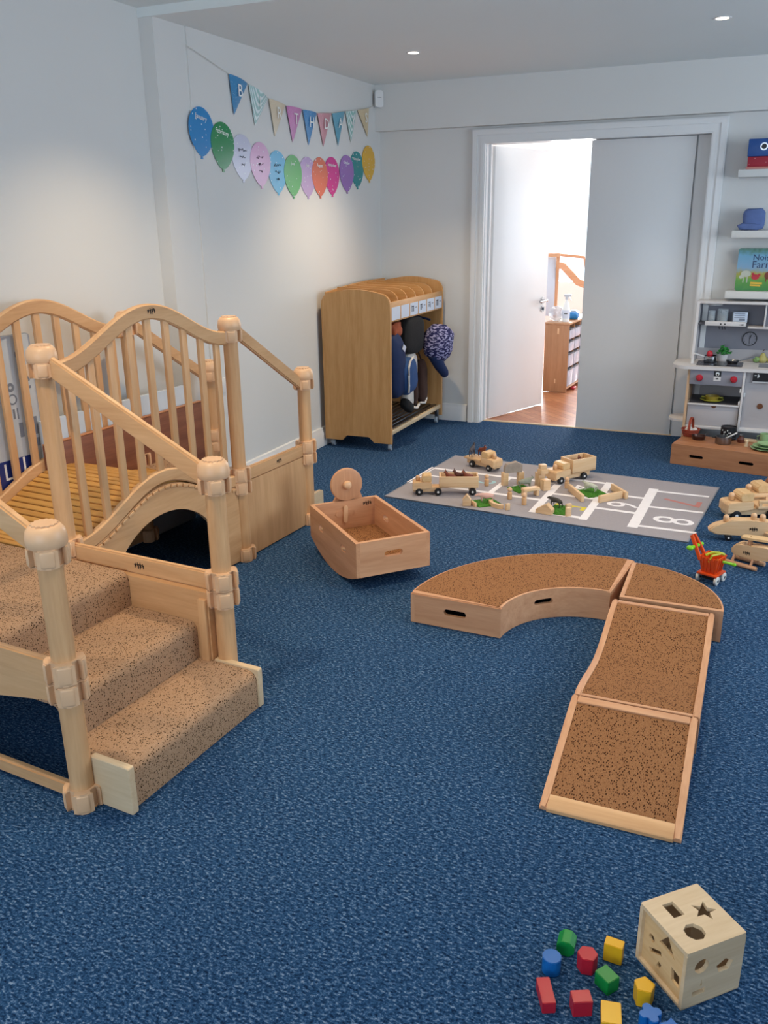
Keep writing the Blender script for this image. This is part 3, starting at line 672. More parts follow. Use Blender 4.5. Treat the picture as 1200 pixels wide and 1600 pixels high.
# steering wheel on its bracket
bm = nb(); plate(bm, [(-0.105, 0.10), (0.075, 0.10), (0.075, 0.205), (0.040, 0.30), (-0.035, 0.30), (-0.085, 0.205)], t=0.016, mat=XZ(0.03, 0.307, 0)); obj('wheel_bracket', bm, 'beech_z', rk)
bm = nb(); cyl(bm, (0.012, 0.290, 0.302), (0.012, 0.268, 0.302), 0.080, seg=48, bev=0.005); wh = obj('steering_wheel', bm, 'beech_z', rk)
bm = nb(); lathe(bm, [(0.020, 0), (0.021, 0.006), (0.017, 0.016), (0.008, 0.021), (0, 0.022)], 20, mat=Matrix.Translation((0.012, 0.268, 0.302)) @ Matrix.Rotation(PI/2, 4, 'X')); obj('hub_cap', bm, 'capwood', wh)

# ================================================================== PLATFORMS (annulus quarter, pie quarter, wave ramp, wedge ramp)
def wall_slot(bm, pts, th, z0, z1, slots=()):
    """board following pts (2-D), thickness toward the left of travel, with stadium slots (s,half length,zc,half height)"""
    P = [Vector((p[0], p[1])) for p in pts]; S = [0]
    for a, b in zip(P, P[1:]): S.append(S[-1]+(b-a).length)
    # resample
    tot = S[-1]; marks = {0.0, tot}
    n = max(2, int(tot/0.02))
    marks |= {tot*i/n for i in range(n+1)}
    for (sc, hl, zc, hh) in slots:
        for k in range(15): marks.add(sc-hl+2*hl*k/14)
        for k in range(7): a = PI/2*k/6; marks.add(sc-hl+hh*(1-math.cos(a))); marks.add(sc+hl-hh*(1-math.cos(a)))
    ms = sorted(marks); ms = [m for i, m in enumerate(ms) if i == 0 or m-ms[i-1] > 1e-5]
    def at(s):
        for i in range(len(S)-1):
            if s <= S[i+1]+1e-9: 
                k = (s-S[i])/max(1e-9, S[i+1]-S[i]); return P[i].lerp(P[i+1], k)
        return P[-1]
    def nrm(s):
        d = (at(min(tot, s+0.004))-at(max(0, s-0.004))).normalized(); return Vector((-d.y, d.x))
    def hgt(s):
        for (sc, hl, zc, hh) in slots:
            d = abs(s-sc)
            if d <= hl+1e-7:
                e = max(0, d-(hl-hh)); return zc, hh*math.sqrt(max(0, 1-(e/hh)**2))
        return None
    cols = []
    for s in ms:
        p, nn = at(s), nrm(s); cols.append((s, p, p+nn*th))
    z1f = z1 if callable(z1) else (lambda s: z1)
    for (sa, pa, qa), (sb, pb, qb) in zip(cols, cols[1:]):
        ha, hb = hgt(sa), hgt(sb)
        def pan(za0, za1, zb0, zb1, capb, capt):
            v = [bm.verts.new((p.x, p.y, z)) for p, z in ((pa, za0), (pb, zb0), (pb, zb1), (pa, za1), (qa, za0), (qb, zb0), (qb, zb1), (qa, za1))]
            bm.faces.new((v[0], v[1], v[2], v[3])); bm.faces.new((v[7], v[6], v[5], v[4]))
            bm.faces.new((v[3], v[2], v[6], v[7])); bm.faces.new((v[4], v[5], v[1], v[0]))
        if ha and hb:
            pan(z0, ha[0]-ha[1], z0, hb[0]-hb[1], 1, 1); pan(ha[0]+ha[1], z1f(sa), hb[0]+hb[1], z1f(sb), 1, 1)
        else: pan(z0, z1f(sa), z0, z1f(sb), 1, 1)
    for c in (cols[0], cols[-1]):
        v = [bm.verts.new((c[1].x, c[1].y, z0)), bm.verts.new((c[2].x, c[2].y, z0)), bm.verts.new((c[2].x, c[2].y, z1f(c[0]))), bm.verts.new((c[1].x, c[1].y, z1f(c[0])))]
        bm.faces.new(v)
    bmesh.ops.remove_doubles(bm, verts=bm.verts, dist=1e-5)
    return bm
HP = 0.120
RO, RI = 0.678, 0.313
a0, a1 = math.radians(178.5), math.radians(83.8)
pl = thing('curved_platform', 'low curved carpet-topped wooden platform with oval hand slots', 'play platform', (-0.474, 2.837, 0))
def arc(rr, aa, ab, n=40): return [(rr*math.cos(aa+(ab-aa)*k/n), rr*math.sin(aa+(ab-aa)*k/n)) for k in range(n+1)]
bm = nb(); wall_slot(bm, arc(RO, a0, a1), -0.016, 0.002, HP-0.004); 
obj('outer_wall', bm, 'beech_z', pl)
bm = nb(); wall_slot(bm, arc(RI, a0, a1), 0.016, 0.002, HP-0.004, [(RI*math.radians(47), 0.040, 0.075, 0.011)]); obj('inner_wall', bm, 'beech_x', pl)
def end_pts(a, r0, r1): return [(r0*math.cos(a), r0*math.sin(a)), (r1*math.cos(a), r1*math.sin(a))]
bm = nb(); wall_slot(bm, end_pts(a0, RI, RO), -0.016, 0.002, HP-0.004, [((RO-RI)*0.5, 0.045, 0.068, 0.013)]); obj('end_panel', bm, 'beech_x', pl)
bm = nb(); wall_slot(bm, end_pts(a1, RI, RO), 0.016, 0.002, HP-0.004); obj('end_panel', bm, 'beech_x', pl)
bm = nb(); plate(bm, arc(RO, a0, a1)+arc(RI, a1, a0), t=0.010, z=HP-0.0045); 
bmesh.ops.bevel(bm, geom=[e for e in bm.edges if all(v.co.z > HP for v in e.verts)], offset=0.004, segments=2, affect='EDGES')
obj('top_rim', bm, 'beech_x', pl)
ins = 0.020
ia0, ia1 = a0-0.045, a1+0.045
bm = nb(); plate(bm, arc(RO-0.007, ia0, ia1)+arc(RI+0.010, ia1-0.02, ia0+0.02), t=0.003, z=HP+0.0045); obj('carpet_top', bm, 'carpet_ramp', pl)

q = thing('quarter_platform', 'low quarter-circle carpet-topped platform at the top of the ramp', 'play platform', (-0.4005, 3.114, 0), math.radians(1))
RQ = 0.372
bm = nb(); wall_slot(bm, [(0, 0.0), (RQ, 0.0)], 0.016, 0.002, HP-0.004); obj('front_panel', bm, 'beech_x', q)
bm = nb(); wall_slot(bm, [(0.0, 0), (0.0, RQ)], -0.016, 0.002, HP-0.004); obj('side_panel', bm, 'beech_y', q)
bm = nb(); wall_slot(bm, arc(RQ, 0, PI/2), 0.016, 0.002, HP-0.004); obj('curved_wall', bm, 'beech_z', q)
bm = nb(); plate(bm, [(0, 0)]+arc(RQ, 0, PI/2), t=0.010, z=HP-0.0045); obj('top_rim', bm, 'beech_x', q)
bm = nb(); plate(bm, [(0.017, 0.019)]+[(p[0], p[1]) for p in arc(RQ-0.007, 0.052, PI/2-0.048)], t=0.003, z=HP+0.0045); obj('carpet_top', bm, 'carpet_ramp', q)

# wave ramp: local y from 0 (near) to LW (far)
def ramp_piece(t, W, L, zf, n=28, near_lip=False, slot=False):
    yy = [L*k/n for k in range(n+1)]
    for sx in (0, 1):
        x0 = 0 if sx == 0 else W-0.020
        bm = nb(); plate(bm, [(y, zf(y)) for y in yy]+[(L, 0.002), (0, 0.002)], t=0.020, mat=YZ(x0, 0, 0)); 
        bmesh.ops.bevel(bm, geom=[e for e in bm.edges if all(abs(v.co.z-zf(v.co.y)) < 1e-4 for v in e.verts) and abs(e.verts[0].co.y-e.verts[1].co.y) > 1e-4], offset=0.004, segments=2, affect='EDGES')
        obj('side_rail', bm, 'beech_y', t)
    bm = nb(); v = []
    for y in yy:
        z = zf(y)-0.004
        v.append([bm.verts.new((0.020, y, z)), bm.verts.new((W-0.020, y, z)), bm.verts.new((W-0.020, y, z-0.012 if z > .016 else 0.003)), bm.verts.new((0.020, y, z-0.012 if z > .016 else 0.003))])
    for A, B in zip(v, v[1:]):
        for i in range(4): bm.faces.new((A[i], A[(i+1) % 4], B[(i+1) % 4], B[i]))
    bm.faces.new(v[0]); bm.faces.new(v[-1])
    obj('carpet_surface', bm, 'carpet_ramp', t)
wav = thing('wave_ramp', 'wave-shaped carpeted wooden ramp piece dipping in the middle', 'ramp', (-0.4115, 2.347, 0), math.radians(0.6))
WW, LW = 0.362, 0.742
zwave = lambda y: HP+0.004-0.052*(1-math.cos(2*PI*min(1, max(0, (y-0.0)/LW))))/2
ramp_piece(wav, WW, LW, zwave)
for (y_, w_) in ((LW-0.012, 0.022), (0.006, 0.012)): obj('cross_bar', box(nb(), (WW/2, y_, HP-0.002), (WW-0.04, w_, 0.012), bev=0.003), 'beech_x', wav)
wd = thing('wedge_ramp', 'flat carpeted wedge ramp with pale wooden edges, nearest the camera', 'ramp', (-0.4115, 1.930, 0), math.radians(0.6))
LD = 0.411
zw = lambda y: 0.014+(HP+0.004-0.014)*y/LD
ramp_piece(wd, WW, LD, zw, 8)
sl = math.atan2(HP-0.010, LD)
bm = nb(); box(bm, (WW/2, LD-0.014, zw(LD-0.014)-0.004), (WW-0.04, 0.026, 0.012), rot=(sl, 0, 0), bev=0.003); obj('cross_bar', bm, 'beech_x', wd)
bm = nb(); plate(bm, [(-0.004, 0.001), (0.040, 0.001), (0.040, zw(0.040)+0.001), (0.0, zw(0.0)+0.001), (-0.004, 0.010)], t=WW-0.04, mat=YZ(0.020, 0, 0)); obj('front_lip', bm, 'maple_x', wd)
# body panels beneath
bm = nb(); box(bm, (WW/2, LD-0.007, 0.055), (WW-0.041, 0.012, 0.10)); obj('end_panel', bm, 'beech_x', wd)

# ================================================================== SHAPE SORTER CUBE AND BLOCKS
cb = thing('shape_sorter', 'pale wooden shape-sorting cube with cut-out holes', 'shape sorter', (-0.001, 1.530, 0), math.radians(45))
E_ = 0.0725; tt = 0.009
def star(cx, cy, r, ph=0.3, ri=0.45): return [(cx+(r if k % 2 == 0 else r*ri)*math.cos(ph+PI*k/5), cy+(r if k % 2 == 0 else r*ri)*math.sin(ph+PI*k/5)) for k in range(10)]
def rect(cx, cy, a, b, ph=0): return [(cx+math.cos(ph)*x-math.sin(ph)*y, cy+math.sin(ph)*x+math.cos(ph)*y) for x, y in ((-a/2, -b/2), (a/2, -b/2), (a/2, b/2), (-a/2, b/2))]
# local axes: +x points to image lower-right... faces: -x is the recessed sliding panel (image left), -y is the right-hand face
bm = nb(); plate(bm, rrect(-E_, E_, -E_, E_, 0.003, 2), [rect(-0.023, 0.031, 0.027, 0.038), star(0.034, 0.006, 0.026, 0.95), circ(-0.022, -0.032, 0.0215, 8, 0.2)], t=tt, z=0.145-tt)
top = obj('top_panel', bm, 'birch_x', cb)
obj('bottom_panel', bx(-E_, E_, -E_, E_, 0.001, tt, 0.001), 'birch_x', cb)
bm = nb(); plate(bm, [(-E_, tt), (E_, tt), (E_, 0.145-tt), (-E_, 0.145-tt)], [circ(-0.033, 0.100, 0.017, 20), circ(0.026, 0.080, 0.022, 5, 0.3, 0.017), [(-0.031, 0.048), (-0.026, 0.048), (-0.0285, 0.066)], rect(-0.033, 0.034, 0.032, 0.013, 0.05)], t=tt, mat=XZ(0, -E_+tt, 0)); obj('side_panel', bm, 'birch_x', cb)
obj('side_panel', bx(-E_, E_, E_-tt, E_, tt, 0.145-tt), 'birch_x', cb)
obj('side_panel', bx(E_-tt, E_, -E_+tt, E_-tt, tt, 0.145-tt), 'birch_y', cb)
bm = nb(); tri = [(0.002, 0.078), (-0.030, 0.060), (0.004, 0.112)]
plate(bm, [(-E_+tt, tt), (E_-tt, tt), (E_-tt, 0.145-tt), (-E_+tt, 0.145-tt)], [[(-0.032, 0.088), (0.016, 0.092), (-0.008, 0.126)], [(-0.030, 0.036), (-0.052, 0.034), (-0.050, 0.062), (-0.026, 0.066)], circ(0.038, 0.080, 0.009, 14), rect(0.024, 0.058, 0.040, 0.010, -0.5), rect(0.010, 0.034, 0.009, 0.018, 0.3)], t=0.006, mat=YZ(-E_+0.008, 0, 0))
obj('sliding_panel', bm, 'pine_y', cb)

BC = {'red': '#b81f33', 'yellow': '#e8b31f', 'green': '#128a3c', 'blue': '#0f67b5'}
for k, v in BC.items(): plain('block_'+k, v, 0.32, var=0.03, spec=0.5)
def block(kind, col, shape, x, y, rz, label, h=0.036, rot=None, z=0.0):
    t_bm = nb(); KB = 1.13
    plate(t_bm, [(p[0]*KB, p[1]*KB) for p in shape], t=h*KB)
    es = list(t_bm.edges); bmesh.ops.bevel(t_bm, geom=es, offset=0.0012, segments=2, affect='EDGES')
    if rot is not None:
        t_bm.transform(Matrix.Rotation(rot, 4, 'X')); zmin = min(v.co.z for v in t_bm.verts); t_bm.transform(Matrix.Translation((0, 0, -zmin)))
        cyy = sum(v.co.y for v in t_bm.verts)/len(t_bm.verts); t_bm.transform(Matrix.Translation((0, -cyy, 0)))
    o = obj('shape_block', t_bm, 'block_'+col); o.location = (x, y, z+0.0005); o.rotation_euler = (0, 0, rz)
    return tag(o, label, 'toy block', 'coloured wooden shape blocks')
hexa = lambda r: circ(0, 0, r, 6, 0); sq = lambda a, b: rect(0, 0, a, b)
block('hex', 'green', circ(0, 0, 0.018, 8, PI/8), -0.243, 1.492, 0.05, 'green eight-sided block lying on its side, farthest from the camera', 0.034, rot=PI/2)
block('cyl', 'blue', circ(0, 0, 0.0175, 32), -0.2605, 1.426, 0, 'blue cylinder block standing upright', 0.034)
block('hex', 'red', hexa(0.019), -0.193, 1.460, 0.2, 'red six-sided block standing beside the blue cylinder', 0.036)
block('box', 'yellow', sq(0.034, 0.022), -0.146, 1.506, -0.05, 'yellow rectangular block standing behind the green brick', 0.040)
block('box', 'green', rect(0, 0, 0.028, 0.034), -0.147, 1.430, 0.95, 'green rectangular block in the middle of the scattered blocks', 0.030)
block('box', 'red', rect(0, 0, 0.024, 0.056), -0.254, 1.349, 0.45, 'long red block at the left end of the scattered blocks', 0.024)
block('box', 'red', rect(0, 0, 0.034, 0.026), -0.184, 1.352, 0.45, 'short red rectangular block between the long red and yellow ones', 0.034)
block('box', 'yellow', rect(0, 0, 0.034, 0.046), -0.125, 1.352, 0.20, 'yellow slab block nearest the photo\'s bottom edge', 0.020)
block('pent', 'yellow', circ(0, 0, 0.019, 5, PI/2), -0.073, 1.424, 0.1, 'yellow five-sided block standing against the sorter cube', 0.038)
clo = [((0.0095+0.0105*abs(math.cos(2*a))**0.6)*math.cos(a), (0.0095+0.0105*abs(math.cos(2*a))**0.6)*math.sin(a)) for a in [2*PI*i/64 for i in range(64)]]
block('clover', 'blue', clo, -0.054, 1.364, 0.6, 'blue clover-shaped block in front of the yellow five-sided one', 0.036)
block('star', 'blue', star(0, 0, 0.022, 0.3, 0.55), -0.012, 1.347, 0.2, 'blue star-shaped block cut off by the bottom edge', 0.034)
# ================================================================== COAT RACK
RX0, RX1, RY0, RY1 = -2.737, -2.239, 5.21, 6.215
rack = thing('coat_rack', 'wooden wheeled coat rack with cubbies in the far left corner', 'coat rack', (0, 0, 0)); rack.location = (-2.488, 5.71, 0)
ox, oy = -2.488, 5.71
def side_profile(up=0.0):
    x0, x1 = RX0-ox, RX1-ox
    pts = [(x0, 0.055), (x0+0.13, 0.055), (x0+0.165, 0.095), (x1-0.165, 0.095), (x1-0.13, 0.055), (x1, 0.055)]
    pts += [(x1, 0.97)]+[(x1-0.075+0.075*math.cos(PI/2*k/6), 0.97+0.075*math.sin(PI/2*k/6)) for k in range(1, 7)]
    top = [(x1-0.075-(x1-x0-0.15)*k/8, 1.045+0.022*math.sin(PI*k/8)) for k in range(1, 8)]
    pts += top+[(x0+0.075-0.075*math.sin(PI/2*k/6), 0.97+0.075*math.cos(PI/2*k/6)) for k in range(0, 7)]
    return [(p[0], p[1]+up*min(1, max(0, (p[1]-0.5)/0.5))) for p in pts]
for y in (RY0-oy+0.022, RY1-oy):
    bm = nb(); plate(bm, side_profile(0.0 if y < 0 else 0.024), t=0.022, mat=XZ(0, y, 0))
    es = [e for e in bm.edges if abs(e.verts[0].co.y-e.verts[1].co.y) < 1e-5]; bmesh.ops.bevel(bm, geom=es, offset=0.003, segments=2, affect='EDGES')
    obj('side_panel', bm, 'rack_z', rack)
Lr = RY1-RY0
x0, x1 = RX0-ox, RX1-ox; ya, yb = RY0-oy+0.022, RY1-oy-0.022
# arched back board and centre board
bm = nb(); plate(bm, [(ya, 0.12), (yb, 0.12), (yb, 1.075)]+[(yb-(yb-ya)*k/12, 1.075-0.03*k/12+0.012*math.sin(PI*k/12)) for k in range(1, 12)]+[(ya, 1.045)], t=0.014, mat=YZ(x0+0.02, 0, 0)); obj('back_board', bm, 'rack_z', rack)
for k in range(5):
    y = ya+(yb-ya)*(k+1)/6
    pr = [(x0+0.035, 0.885), (x1-0.02, 0.885), (x1-0.02, 0.98)]+[(x1-0.02-0.09*(1-math.cos(PI/2*q/6)), 0.98+0.075*math.sin(PI/2*q/6)) for q in range(1, 7)]+[(x0+0.035, 1.068)]
    bm = nb(); plate(bm, pr, t=0.010, mat=XZ(0, y+0.005, 0)); obj('cubby_divider', bm, 'rack_x', rack)
obj('cubby_shelf', bx(x0+0.034, x1-0.012, ya, yb, 0.872, 0.884), 'rack_y', rack)
obj('front_ledge', bx(x1-0.016, x1-0.002, ya, yb, 0.862, 0.990, 0.002), 'rack_y', rack)
plain('card', '#cfdaea', 0.3, var=0.04)
for k in range(6):
    a = ya+(yb-ya)*(k+0.06)/6; b = ya+(yb-ya)*(k+0.94)/6
    c = obj('name_card', bx(x1-0.0022, x1-0.0008, a, b, 0.872, 0.955), 'card', rack)
    if k >= 2:
        bm = nb(); rs = random.Random(k)
        for q in range(3): box(bm, (x1-0.0004, a+0.03+0.016*q, 0.912+rs.uniform(-.004, .004)), (0.0006, 0.007, rs.uniform(0.02, 0.045)))
        box(bm, (x1-0.0004, a+0.045, 0.93), (0.0006, 0.04, 0.006)); box(bm, (x1-0.0004, b-0.035, 0.92), (0.0006, 0.028, 0.004))
        obj('card_print', bm, 'ink', c)
obj('lower_beam', bx(x1-0.030, x1-0.006, ya, yb, 0.112, 0.142, 0.003), 'birch_y', rack)
obj('lower_beam', bx(x0+0.036, x0+0.06, ya, yb, 0.112, 0.142, 0.003), 'birch_y', rack)
bm = nb()
for k in range(9):
    x = x0+0.085+(x1-x0-0.14)*k/8; box(bm, (x, (ya+yb)/2, 0.134), (0.026, yb-ya, 0.010), bev=0.002)
obj('slatted_shelf', bm, 'steel', rack)
bm = nb()
for k in range(6): tube(bm, [(x0+0.034, ya+(yb-ya)*(k+.5)/6, 0.80), (x0+0.09, ya+(yb-ya)*(k+.5)/6, 0.79), (x0+0.11, ya+(yb-ya)*(k+.5)/6, 0.81)], 0.004, 6)
obj('coat_hooks', bm, 'steel', rack)
plain('caster_grey', '#a7b3bf', 0.4)
for (cx, cy) in ((x1-0.03, ya+0.03), (x1-0.03, yb-0.03), (x0+0.04, ya+0.03), (x0+0.04, yb-0.03)):
    bm = nb(); cyl(bm, (cx-0.011, cy, 0.0255), (cx+0.011, cy, 0.0255), 0.025, seg=20, bev=0.004); w_ = obj('caster', bm, 'caster_grey', rack)
    bm = nb(); box(bm, (cx, cy+0.008, 0.062), (0.028, 0.022, 0.10), bev=0.003); obj('caster_fork', bm, 'steel', w_)
# ---- hanging things
def cloth(name, col, **k): plain(name, col, 0.9, var=0.18, scale=24, bump=0.8, **k)
cloth('navy', '#182a52'); cloth('navy_light', '#2a4d80'); cloth('black_cloth', '#0a0a0b'); cloth('cream_cloth', '#d3cdc6'); cloth('brown_fleece', '#3a221a'); cloth('rust', '#a2502f')
def speckle(name, c, cd):
    m, nt, b = base_mat(name)
    tx = nd(nt, 'ShaderNodeTexNoise'); tx.inputs['Scale'].default_value = 45; tx.inputs['Detail'].default_value = 3; nt.links.new(coords(nt, (1, 1, 2.2), rot=(0.5, 0.3, 0)), tx.inputs['Vector'])
    rr = ramp(nt, tx.outputs[0], [(0.50, c), (0.56, cd)]); nt.links.new(rr.outputs[0], b.inputs['Base Color']); b.inputs['Roughness'].default_value = 0.9
speckle('navy_speckle', '#1d1e52', '#a9a6cc')
def puff(bm, c, s, rot=(0, 0, 0), e=0.62, seg=20, lump=0.0, seed=1):
    """soft rounded box"""
    rs = random.Random(seed); g = bmesh.ops.create_uvsphere(bm, u_segments=seg, v_segments=seg//2+2, radius=1)
    ph = [rs.uniform(0, 6) for _ in range(6)]
    mt = M(c, rot)
    for v in g['verts']:
        p = v.co; q = Vector([math.copysign(abs(a)**e, a) for a in p])
        k = 1+lump*(math.sin(5*p.x+ph[0])*math.sin(6*p.z+ph[1])+0.6*math.sin(9*p.y+ph[2]+4*p.z))
        v.co = mt @ Vector((q.x*s[0]*k, q.y*s[1]*k, q.z*s[2]*k))
    return bm
X0 = -2.275
t = thing('backpack', 'navy blue backpack with cream piping hanging nearest in the coat rack', 'backpack', (X0+0.005, 5.345, 0.40), group=None)
bm = nb(); puff(bm, (0.0, -0.01, 0.16), (0.070, 0.090, 0.215), rot=(0.10, 0, 0), lump=0.03, seed=3); bd = obj('bag_body', bm, 'navy', t)
bm = nb(); puff(bm, (0.045, 0.115, 0.08), (0.055, 0.100, 0.120), rot=(0.16, 0, 0), lump=0.03, seed=4); fp = obj('front_pocket', bm, 'navy_light', t)
bm = nb(); tube(bm, [(0.085, 0.045, -0.02), (0.095, 0.030, 0.03), (0.098, 0.020, 0.10), (0.095, 0.030, 0.155), (0.090, 0.06, 0.185), (0.085, 0.10, 0.198), (0.08, 0.15, 0.205)], 0.007, 8); obj('piping', bm, 'cream_cloth', fp)
obj('name_label', box(nb(), (0.073, 0.0, 0.285), (0.004, 0.05, 0.035), rot=(-0.5, 0.1, 0)), 'card', t)
bm = nb(); tube(bm, [(0.0, -0.02, 0.34), (-0.1, -0.02, 0.42), (-0.26, -0.02, 0.41)], 0.010, 8); obj('hanging_loop', bm, 'navy', t)
t = thing('rust_jumper', 'rust-orange garment bunched above the navy backpack', 'clothing', (X0, 5.38, 0.78))
bm = nb(); puff(bm, (-0.02, 0, 0.015), (0.05, 0.075, 0.055), lump=0.12, seed=8); obj('garment_body', bm, 'rust', t)
bm = nb(); tube(bm, [(-0.02, 0, 0.05), (-0.13, 0, 0.07), (-0.24, 0, 0.02)], 0.008, 8); obj('hanging_loop', bm, 'rust', t)
t = thing('black_bag', 'large plain black bag hanging in the middle of the coat rack', 'bag', (X0, 5.62, 0.545))
bm = nb(); puff(bm, (0.0, 0.045, 0.185), (0.045, 0.180, 0.125), rot=(-0.06, 0.0, 0), e=0.5, lump=0.02, seed=5); obj('bag_body', bm, 'black_cloth', t)
bm = nb(); tube(bm, [(0.02, -0.04, 0.27), (-0.08, 0, 0.292), (-0.24, 0.0, 0.25)], 0.008, 8); obj('hanging_loop', bm, 'black_cloth', t)
t = thing('cream_coat', 'cream coat with dark brown fleece panels hanging below the black bag', 'coat', (X0, 5.70, 0.22))
bm = nb(); puff(bm, (-0.03, -0.005, 0.19), (0.035, 0.105, 0.19), e=0.45, lump=0.03, seed=6); c0 = obj('coat_body', bm, 'cream_cloth', t)
bm = nb(); puff(bm, (0.0, 0.02, 0.155), (0.022, 0.030, 0.150), rot=(0.10, 0, 0), e=0.6, lump=0.04, seed=7); obj('fleece_panel', bm, 'brown_fleece', t)
bm = nb(); puff(bm, (0.02, -0.17, 0.040), (0.03, 0.090, 0.036), rot=(-0.5, 0, 0), e=0.6, lump=0.05, seed=9); obj('fleece_panel', bm, 'black_cloth', t)
bm = nb(); tube(bm, [(0.01, -0.035, 0.0), (0.025, 0.01, -0.012), (0.02, 0.06, 0.004)], 0.010, 8); obj('cream_trim', bm, 'cream_cloth', t)
bm = nb(); tube(bm, [(-0.04, 0, 0.40), (-0.14, 0, 0.57), (-0.21, 0, 0.60)], 0.006, 6); obj('hanging_loop', bm, 'cream_cloth', t)
t = thing('brown_coat', 'dark brown fleece sleeve hanging right of the cream coat', 'coat', (X0, 5.885, 0.22))
bm = nb(); puff(bm, (-0.01, 0.0, 0.15), (0.035, 0.062, 0.16), rot=(0.06, 0, 0), e=0.6, lump=0.05, seed=11); obj('coat_body', bm, 'brown_fleece', t)
bm = nb(); tube(bm, [(0.0, -0.06, 0.0), (0.02, 0.0, -0.008), (0.01, 0.055, 0.018)], 0.008, 8); obj('cream_trim', bm, 'cream_cloth', t)
bm = nb(); tube(bm, [(-0.01, 0, 0.30), (-0.1, 0, 0.53), (-0.24, 0, 0.57)], 0.006, 6); obj('hanging_loop', bm, 'brown_fleece', t)
t = thing('speckled_coat', 'puffy navy coat with white speckled pattern bulging out of the coat rack', 'coat', (X0+0.05, 5.985, 0.44))
bm = nb(); puff(bm, (0.03, 0.0, 0.200), (0.110, 0.105, 0.130), rot=(0.0, 0.15, 0), e=0.8, lump=0.07, seed=12); obj('coat_body', bm, 'navy_speckle', t)
bm = nb(); tubes(bm, [(0.02, -0.05, 0.12), (0.05, -0.01, 0.03), (0.07, 0.03, -0.02), (0.07, 0.045, -0.04)], [0.05, 0.04, 0.034, 0.028], 12); obj('sleeve', bm, 'navy', t)
bm = nb(); tube(bm, [(-0.03, 0, 0.36), (-0.14, 0, 0.385), (-0.30, 0, 0.37)], 0.008, 8); obj('hanging_loop', bm, 'navy', t)

# ================================================================== HOPSCOTCH MAT
plain('mat_grey', '#9b979e', 0.9, var=0.08, scale=120, bump=0.4)
plain('mat_white', '#eceaf0', 0.8); plain('mat_red', '#b87a76', 0.85); plain('mat_yellow', '#d8c640', 0.85); plain('mat_blue', '#9cc3cf', 0.85)
ma = math.atan2(5.139-5.277, -0.193+1.836)
mat_ = thing('hopscotch_mat', 'grey play mat printed with a white hopscotch grid and numbers', 'mat', (-1.0207, 4.714, 0), ma)
Ld, Wd = 1.665, 0.992
bm = nb(); plate(bm, rect(0, 0, Ld, Wd), t=0.005, z=0.0005); obj('mat_sheet', bm, 'mat_grey', mat_)
bm = nb(); plate(bm, rect(0, 0, Ld, Wd), [rect(0, 0, Ld-0.014, Wd-0.014)], t=0.006, z=0.0004)
obj('mat_binding', bm, 'print_grey', mat_)
ca, sa = math.cos(-ma), math.sin(-ma)
def ml(p): dx, dy = p[0]+1.0207, p[1]-4.714; return (dx*ca-dy*sa, dx*sa+dy*ca)
bm = nb()
def stripe(a, b, wd=0.026):
    wd *= 1.25
    a, b = Vector(ml(a)), Vector(ml(b)); d = (b-a).normalized(); n = Vector((-d.y, d.x))*wd/2
    plate(bm, [a+n-d*wd/2, a-n-d*wd/2, b-n+d*wd/2, b+n+d*wd/2], t=0.0006, z=0.0051+0.00008*len(bm.faces)/6)
for a, b, wdt in (((-1.837, 4.936), (-1.05, 4.885), .026), ((-1.859, 4.605), (-1.05, 4.541), .026), ((-1.837, 4.936), (-1.859, 4.605), .026),
             ((-1.60, 4.92), (-1.612, 4.60), .026), ((-1.328, 4.905), (-1.350, 4.565), .026),
             ((-1.025, 5.005), (-1.04, 4.335), .034), ((-1.025, 5.005), (-0.755, 4.985), .026), ((-1.04, 4.335), (-0.765, 4.320), .026), ((-1.03, 4.68), (-0.76, 4.662), .024), ((-0.752, 4.990), (-0.768, 4.312), .034),
             ((-0.75, 4.79), (-0.51, 4.772), .024), ((-0.765, 4.513), (-0.51, 4.495), .024),
             ((-0.497, 4.95), (-0.513, 4.290), .042), ((-0.49, 4.935), (-0.207, 4.930), .022), ((-0.49, 4.633), (-0.215, 4.632), .022), ((-0.49, 4.300), (-0.222, 4.295), .022)):
    stripe(a, b, wdt)
obj('grid_lines', bm, 'mat_white', mat_)
def glyph(ch, p, col, size=0.20, rot=-PI/2):
    q_ = ml(p); text('printed_number', ch, size, col, mat_, Matrix.Translation((q_[0], q_[1], 0.0056)) @ Matrix.Rotation(rot, 4, 'Z') @ Matrix.Scale(1.25, 4, (0, 1, 0)), ext=0.0003)
glyph('8', (-0.345, 4.447), 'mat_white', 0.235); glyph('7', (-0.335, 4.775), 'mat_red', 0.235); glyph('6', (-0.625, 4.615), 'mat_white', 0.20)
glyph('4', (-0.905, 4.845), 'mat_white', 0.20); glyph('5', (-0.885, 4.475), 'mat_yellow', 0.20); glyph('3', (-1.19, 4.72), 'mat_white', 0.20); glyph('2', (-1.475, 4.765), 'mat_blue', 0.20); glyph('1', (-1.73, 4.765), 'mat_white', 0.19)
MZ = 0.0062   # top of the mat

